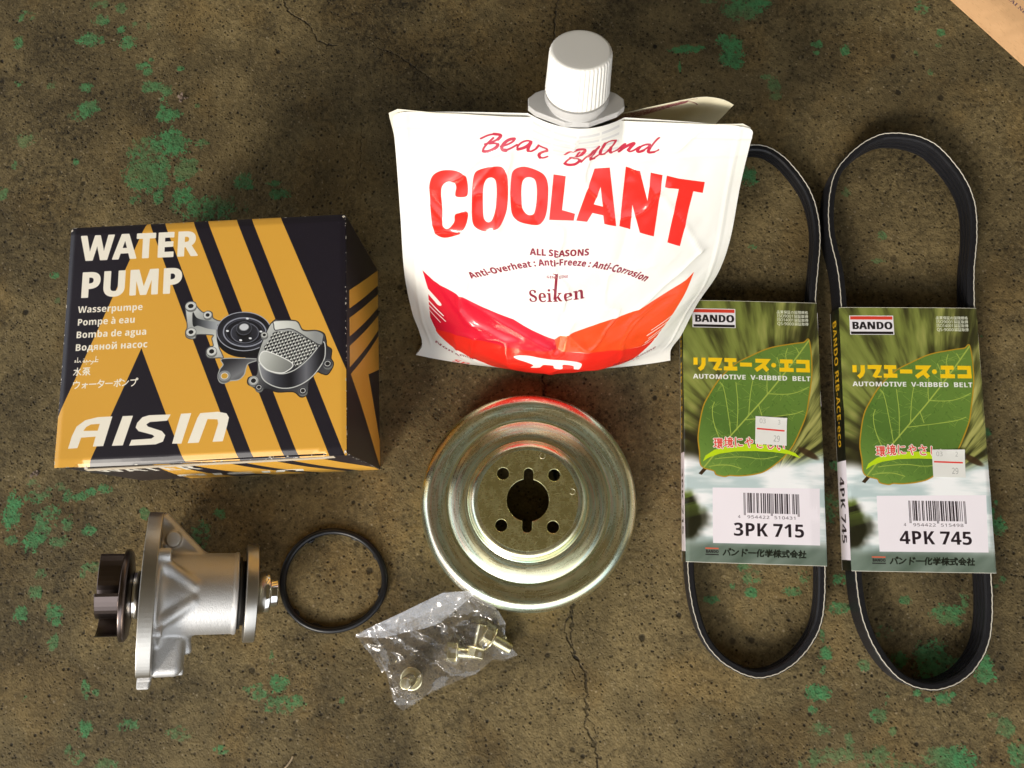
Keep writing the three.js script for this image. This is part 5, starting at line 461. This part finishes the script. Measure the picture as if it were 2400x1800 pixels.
  { const im = pg.createImageData(W, H), d = im.data, C3 = (a, b, t) => [0, 1, 2].map((i) => lerp(a[i], b[i], t));
    for (let y = 0; y < H; y++) for (let x = 0; x < W; x++) {
      const mx = x / K, my = y / K, dx = mx - 52, dy = my - 104, an = Math.atan2(dx, -dy), ra = Math.hypot(dx, dy);
      const st = fbm(an * 17 + 20, ra * 0.035 + 3, 4), st2 = fbm(an * 5 + 3, ra * 0.02 + 9, 3);
      let c = C3([46, 44, 22], [122, 132, 62], sstep(0.32, 0.66, st * 0.7 + st2 * 0.42 - 0.04)); c = C3(c, [190, 182, 112], sstep(0.5, 0.75, st * 0.55 + st2 * 0.3 + 0.18 * sstep(30, 78, mx)) * 0.8);
      c = C3(c, [34, 30, 16], sstep(0.45, 0.75, fbm(mx * 0.05 + 5, my * 0.05, 3) * 0.7 + 0.42 * sstep(40, 2, mx) * sstep(45, 80, my)) * 0.9);
      const wn = fbm(mx * 0.035 + 2, my * 0.16 + 7, 4), wl = 96 + 5 * (fbm(mx * 0.06, 3, 2) - 0.5) * 2 - 6 * sstep(40, 75, mx);
      const water = C3([184, 202, 202], [242, 244, 244], sstep(0.3, 0.65, wn)), wmask = sstep(wl - 3, wl + 5, my); c = C3(c, water, wmask);
      const rock = sstep(1.15, 0.75, Math.hypot((mx + 2) / 15, (my - 130) / 17) + 0.5 * (fbm(mx * 0.12, my * 0.09 + 40, 3) - 0.5)); c = C3(c, C3([30, 30, 14], [92, 110, 44], sstep(0.35, 0.7, fbm(mx * 0.05, my * 0.35 + mx * 0.1, 3)) * sstep(138, 112, my)), rock);
      const twig = sstep(1.2, 0.7, Math.hypot((mx - 70) / 6, (my - 91 - (mx - 70) * 0.5) / 2.2)); c = C3(c, [58, 42, 24], twig * 0.9);
      c = C3(c, C3([72, 88, 74], [138, 152, 142], fbm(mx * 0.09 + my * 0.1, my * 0.05 + 60, 3)), sstep(139, 147, my));
      const o = (y * W + x) * 4; d[o] = c[0]; d[o + 1] = c[1]; d[o + 2] = c[2]; d[o + 3] = 255;
    }
    pg.putImageData(im, 0, 0);
    const g = pg; g.fillStyle = '#3a2a18'; poly(g, S.stem); g.fill();
    g.save(); g.beginPath(); smoothPoly(g, S.leaf); const lg = g.createLinearGradient(70, 25, 15, 105); lg.addColorStop(0, '#658238'); lg.addColorStop(0.4, '#5f7e34'); lg.addColorStop(0.7, '#50702e'); lg.addColorStop(1, '#6e903e'); g.fillStyle = lg; g.fill(); g.strokeStyle = '#b08a24'; g.lineWidth = 0.7; g.stroke(); g.clip();
    const r = rng(31); for (let i = 0; i < 900; i++) { g.strokeStyle = r() < 0.5 ? 'rgba(110,165,60,.16)' : 'rgba(18,48,8,.16)'; g.lineWidth = 0.2 + r() * 0.5; const x = r() * SW, y = 20 + r() * 90; g.beginPath(); g.moveTo(x, y); g.lineTo(x + (r() - 0.5) * 4, y + (r() - 0.5) * 5); g.stroke(); }
    g.lineCap = 'round'; g.strokeStyle = '#9fb24c'; g.lineWidth = 0.75; smoothLine(g, S.midrib); g.stroke(); g.lineWidth = 0.42; for (const v of S.veins) { smoothLine(g, v); g.stroke(); }
    g.strokeStyle = 'rgba(166,190,84,.5)'; g.lineWidth = 0.2; for (const v of S.veins) for (let k = 0; k < v.length - 1; k++) for (let j = 0; j < 6; j++) { const f = r(), x = lerp(v[k][0], v[k + 1][0], f), y = lerp(v[k][1], v[k + 1][1], f); g.beginPath(); g.moveTo(x, y); g.lineTo(x + (r() - 0.5) * 11, y + (r() - 0.5) * 8); g.stroke(); }
    g.restore();
    g.fillStyle = '#b9d81c'; poly(g, S.arc); g.fill();
    const bandoLogo = (x0, y0, x1, y1, small) => { const w = x1 - x0, h = y1 - y0; if (!small) { g.fillStyle = '#e9e6ea'; g.fillRect(x0, y0, w, h); } g.fillStyle = small ? '#d5654a' : '#d8412f'; g.fillRect(x0 + w * 0.02, y0 + h * 0.04, w * 0.96, h * 0.17); g.fillStyle = '#1a1518'; g.fillRect(x0 + w * 0.02, y0 + h * 0.84, w * 0.96, h * 0.13); g.save(); g.lineWidth = 3; text(g, 'BANDO', x0 + w * 0.04, y0 + h * 0.71, x1 - w * 0.03, y0 + h * 0.71, h * 0.38, '#1a1518'); text(g, 'BANDO', x0 + w * 0.055, y0 + h * 0.71, x1 - w * 0.015, y0 + h * 0.71, h * 0.38, '#1a1518'); g.restore(); };
    bandoLogo(...R.logo); bandoLogo(...R.blogo, true);
    { const [x0, y0, x1, y1] = R.title, n = 8, st = (x1 - x0) / 7.62; glyphs(g, 'リブエース', x0, y0, st * 0.86, y1 - y0, st, st * 0.27, '#f0c419', 0, 'butt'); g.fillStyle = '#f0c419'; g.beginPath(); g.arc(x0 + st * 5.22, (y0 + y1) / 2, st * 0.16, 0, 7); g.fill(); glyphs(g, 'エコ', x0 + st * 5.58, y0, st * 0.92, y1 - y0, st * 1.06, st * 0.27, '#f0c419', 0, 'butt'); }
    { const [x0, , x1, y1] = R.sub; text(g, 'AUTOMOTIVE  V-RIBBED  BELT', x0, y1, x1, y1, y1 - R.sub[1], '#e8e8e4'); }
    { const [x0, y0, x1, y1] = R.ISO, h = (y1 - y0) / 4; const cw = (x1 - x0) / 9; glyphs(g, '品質保証の国際規格', x0, y0, cw * 0.9, h * 0.82, cw, 0.2, '#e4e8d8'); ['ISO9001', 'ISO14001', 'QS-9000'].forEach((s, i) => { const y = y0 + h * (i + 1), m = x0 + (x1 - x0) * 0.55; text(g, s, x0, y + h * 0.8, m - 0.3, y + h * 0.8, h * 0.76, '#e4e8d8', '100px sans-serif'); const c2 = (x1 - m) / 4; glyphs(g, '認証取得', m, y, c2 * 0.9, h * 0.82, c2, 0.2, '#e4e8d8'); }); }
    { const [x0, y0, x1, y1] = R.kan, st = (x1 - x0) / 7, rise = (k) => 0.16 * (k - 2.6) ** 2 - 0.6; for (const [lw, col] of [[1.35, '#f3e9e2'], [0.62, '#d8473a']]) glyphs(g, '環境にやさしい', x0, y0, st * 0.84, y1 - y0, st, lw, col, 0, 'round', rise); }
    { const [x0, y0, x1, y1] = R.bco, st = (x1 - x0) / 10; glyphs(g, 'バンドー化学株式会社', x0, y0, st * 0.92, y1 - y0, st, 0.72, '#12180f', 0.14); } }
  const frontPrint = (code, digits) => { const [c, g] = canvas(SW, SH, K); g.save(); g.setTransform(1, 0, 0, 1, 0, 0); g.drawImage(pc, 0, 0); g.restore(); g.fillStyle = '#efe9ef'; poly(g, S.label); g.fill(); const [x0, y0, x1, y1] = R.bar, bits = ean([...digits].map(Number)), w = (x1 - x0) / 95; g.fillStyle = '#1c1218'; [...bits].forEach((b, i) => { if (b === '1') g.fillRect(x0 + i * w, y0, w, (i < 3 || i > 91 || (i > 44 && i < 50) ? 1.12 : 1) * (y1 - y0)); }); const [d0, , d1, dy] = R.dig, ch = dy - R.dig[1]; text(g, digits[0], d0, dy, d0 + 1.5, dy, ch * 0.8, '#3a3036', '100px monospace'); text(g, digits.slice(1, 7), x0 + w * 5, dy, x0 + w * 44, dy, ch * 0.8, '#3a3036', '100px monospace'); text(g, digits.slice(7), x0 + w * 51, dy, x0 + w * 90, dy, ch * 0.8, '#3a3036', '100px monospace'); g.fillStyle = '#dcd8cc'; g.fillRect(0, 0, SW, 0.22); g.fillRect(0, SH - 0.28, SW, 0.28); const q = R.code; text(g, code, q[0], q[3], q[2], q[3], q[3] - q[1], '#231820'); return c; };
  const sidePrint = (code, hgt) => { const [c, g] = canvas(SH, hgt, 10); g.fillStyle = '#15180f'; g.fillRect(0, 0, SH, hgt); const r = rng(3); for (let i = 0; i < 300; i++) { g.fillStyle = `rgba(${80 + r() * 70},${90 + r() * 70},40,.25)`; g.fillRect(r() * 60, r() * hgt, 2 + r() * 6, 0.3); } text(g, 'BANDO RIB-ACE·eco', 6, hgt * 0.72, 84, hgt * 0.72, hgt * 0.42, '#d7a922'); g.fillStyle = '#e6dfe6'; g.fillRect(92, 0, 57, hgt); text(g, code, 101, hgt * 0.78, 140, hgt * 0.78, hgt * 0.52, '#231820'); return c; };
  const mIn = mat({ color: rgb(0.55, 0.53, 0.48), roughness: 0.8 }), gloss = { roughness: 0.34, clearcoat: 0.3, clearcoatRoughness: 0.2 };
  const sleeve = (label, code, digits, hgt, q, stick, words) => { // q: four corners on the floor plan, mm: back left, back right, front right, front left
    const t = thing('belt_sleeve', label, 'belt sleeve'), bil = (u, v) => [0, 1].map((c) => (1 - u) * ((1 - v) * q[0][c] + v * q[3][c]) + u * ((1 - v) * q[1][c] + v * q[2][c]));
    const topY = (u, v) => hgt + 0.9 * Math.sin(Math.PI * u) * (0.5 + 0.5 * Math.sin(v * 4 + hgt)) + 0.7 * (fbm(u * 3 + hgt, v * 5, 2) - 0.5) - 1.1 * (Math.max(0, Math.abs(u - 0.5) - 0.485) / 0.015) ** 2;
    part(t, 'front_panel', solid(50, 40, (u, v) => { const [x, z] = bil(u, 1 - v); return [x, topY(u, 1 - v), z]; }, 0.35), mat({ map: tex(frontPrint(code, digits)), ...gloss }));
    const mS = mat({ map: tex(sidePrint(code, hgt)), ...gloss }), c0 = 1.1;
    part(t, 'edge_panel', solid(20, 4, (u, v) => { const [x, z] = bil(0, u); return [x + 0.05 * (1 - v) - 0.4 * Math.sin(Math.PI * v), lerp(0.45, hgt - c0, v), z]; }, 0.35, (u, v) => [u, v]), mS);
    part(t, 'edge_panel', solid(20, 4, (u, v) => { const [x, z] = bil(1, 1 - u); return [x + 0.4 * Math.sin(Math.PI * v), lerp(0.45, hgt - c0, v), z]; }, 0.35, (u, v) => [u, v]), mS);
    part(t, 'rear_panel', solid(8, 8, (u, v) => { const [x, z] = bil(u, 1 - v); return [x, 0.4, z]; }, 0.25), mIn);
    // price sticker
    const [sc, sg] = canvas(18, 16, 16); sg.fillStyle = '#dcdcd6'; sg.fillRect(0, 0, 18, 16); sg.strokeStyle = '#d8382f'; sg.lineWidth = 0.9; sg.lineCap = 'round'; sg.beginPath(); sg.moveTo(1.2, 7.2); sg.lineTo(16.4, 7.5); sg.stroke(); text(sg, words[0], 2.2, 3.9, 6.0, 3.9, 2.6, '#a7a7a2', '100px sans-serif'); text(sg, words[1], 12.8, 4, 14.4, 4, 2.6, '#a7a7a2', '100px sans-serif'); text(sg, '29', 10.4, 14, 14.2, 14, 3.4, '#9b9b98', '100px sans-serif');
    part(t, 'price_sticker', solid(12, 10, (u, v) => { const f = (a, b, k) => [lerp(a[0], b[0], k), lerp(a[1], b[1], k)], a = f(stick[0], stick[1], u), b = f(stick[3], stick[2], u), p = f(a, b, 1 - v), uu = p[0] / SW, vv = p[1] / SH, [x, z] = bil(uu, vv); return [x, topY(uu, vv) + 0.16 + 0.9 * (u * v) ** 4, z]; }, 0.1), mat({ map: tex(sc), roughness: 0.6 }));
  };
  sleeve('green leaf printed card sleeve marked 3PK 715 round a belt', '3PK 715', '4954422510431', 12.2, [[91.7, -144.7], [172.9, -142.2], [168.2, 13.8], [87.3, 11.3]], S.stick3, ['03', '3']);
  sleeve('green leaf printed card sleeve marked 4PK 745 round a belt', '4PK 745', '4954422515498', 15.6, [[184.3, -138.4], [266.0, -137.3], [261.2, 17.5], [180.2, 16.3]], S.stick4, ['03', '2']);
}

// ------------------------------------------------------------------ kraft envelope reaching in at the corner
{
  const EW = 240, EH = 170, [c, g] = canvas(EW, EH, 6), r = rng(17); g.fillStyle = '#d9ac7c'; g.fillRect(0, 0, EW, EH);
  for (let i = 0; i < 9000; i++) { g.fillStyle = r() < 0.5 ? 'rgba(120,80,45,.10)' : 'rgba(240,210,170,.12)'; g.fillRect(r() * EW, r() * EH, 0.3 + r() * 2.2, 0.2 + r() * 0.3); }
  const t = thing('kraft_envelope', 'tan kraft paper envelope with purple print lying on the floor', 'envelope', [250, 0, -384]);
  // local frame: s along the visible edge, n away from it
  const dir = [0.655, 0.756], nor = [0.756, -0.655];
  const at = (s, n) => [dir[0] * s + nor[0] * n, dir[1] * s + nor[1] * n];
  const loc = (x, z) => [(x - 250) * dir[0] + (z + 384) * dir[1], (x - 250) * nor[0] + (z + 384) * nor[1]];
  const a = loc(311.5, -351.4), b = loc(327, -338); text(g, 'HAI NI', a[0], EH - a[1], a[0] + 16, EH - a[1], 2.4, '#4a3350', 'bold 100px serif');
  const o = loc(321.2, -347.2); text(g, 'O', o[0] - 0.5, EH - o[1] - 0.6, o[0] + 12, EH - o[1] - 0.6, 12, '#4b4560', 'bold 100px sans-serif');
  part(t, 'front_sheet', solid(60, 40, (u, v) => { const s = u * EW, n = v * EH, e = Math.min(s, EW - s, n, EH - n), [x, z] = at(s, n); return [x, 3.2 + 2.6 * sstep(0, 14, e) + 0.5 * (fbm(s * 0.03, n * 0.03, 2) - 0.5) * sstep(0, 10, e), z]; }, 0.25), mat({ map: tex(c), roughness: 0.8 }));
  part(t, 'rear_sheet', solid(60, 40, (u, v) => { const s = u * EW, n = v * EH, e = Math.min(s, EW - s, n, EH - n), [x, z] = at(s, n); return [x, 2.75 - 2.2 * sstep(0, 14, e), z]; }, 0.2), mat({ map: tex(c), roughness: 0.8 }));
}

// ------------------------------------------------------------------ bits of dry litter on the floor
{
  const mL = mat({ color: rgb(0.16, 0.115, 0.085), roughness: 0.9 });
  const litter = (name, label, cat, x, z, s, seed, long) => { const r = rng(seed), gs = []; for (let i = 0; i < 9; i++) { const l = (1.6 + r() * 2.6) * s, w = (0.5 + r() * 0.8) * s, a = r() * 6.283, h = 0.3 + r() * 1.6 * s, tl = (r() - 0.5) * 1.2; gs.push(sheet(5, 2, (u, v) => [(u - 0.3) * l, 0.35 + h * Math.sin(u * 2.4) * 0.8 + tl * (v - 0.5), (v - 0.5) * w * Math.sin(Math.PI * (0.15 + 0.8 * u))]).rotateY(a).translate((r() - 0.5) * 3 * s * MM, 0.1 * MM, (r() - 0.5) * 2.2 * s * MM)); } const o = new THREE.Mesh(mergeGeometries(gs), mL); o.material.side = THREE.DoubleSide; o.name = numbered(name); o.position.set(x * MM, 0, z * MM); o.userData = { label, category: cat }; scene.add(o); };
  litter('dry_leaf_scrap', 'small crumbled brown leaf scrap beside green paint flakes behind the box', 'leaf scrap', -233, -289.5, 1.5, 5);
  litter('dry_leaf_scrap', 'tiny crumbled brown leaf scrap in front of the box beside green paint', 'leaf scrap', -303.5, -41.5, 1.1, 9);
  const cv = new THREE.CatmullRomCurve3([[-144, 0.8, 128], [-141, 1.2, 125.5], [-138.6, 0.9, 122.4], [-137.4, 0.7, 120]].map((p) => new THREE.Vector3(...p).multiplyScalar(MM)));
  const o = new THREE.Mesh(new THREE.TubeGeometry(cv, 16, 0.55 * MM, 6), mat({ color: rgb(0.36, 0.27, 0.16), roughness: 0.8 })); o.name = 'straw'; o.userData = { label: 'short pale piece of straw on the bare floor', category: 'straw' }; scene.add(o);
}

scene.traverse((o) => { if (o.isMesh) { o.castShadow = true; o.receiveShadow = true; } });
renderer.render(scene, camera);
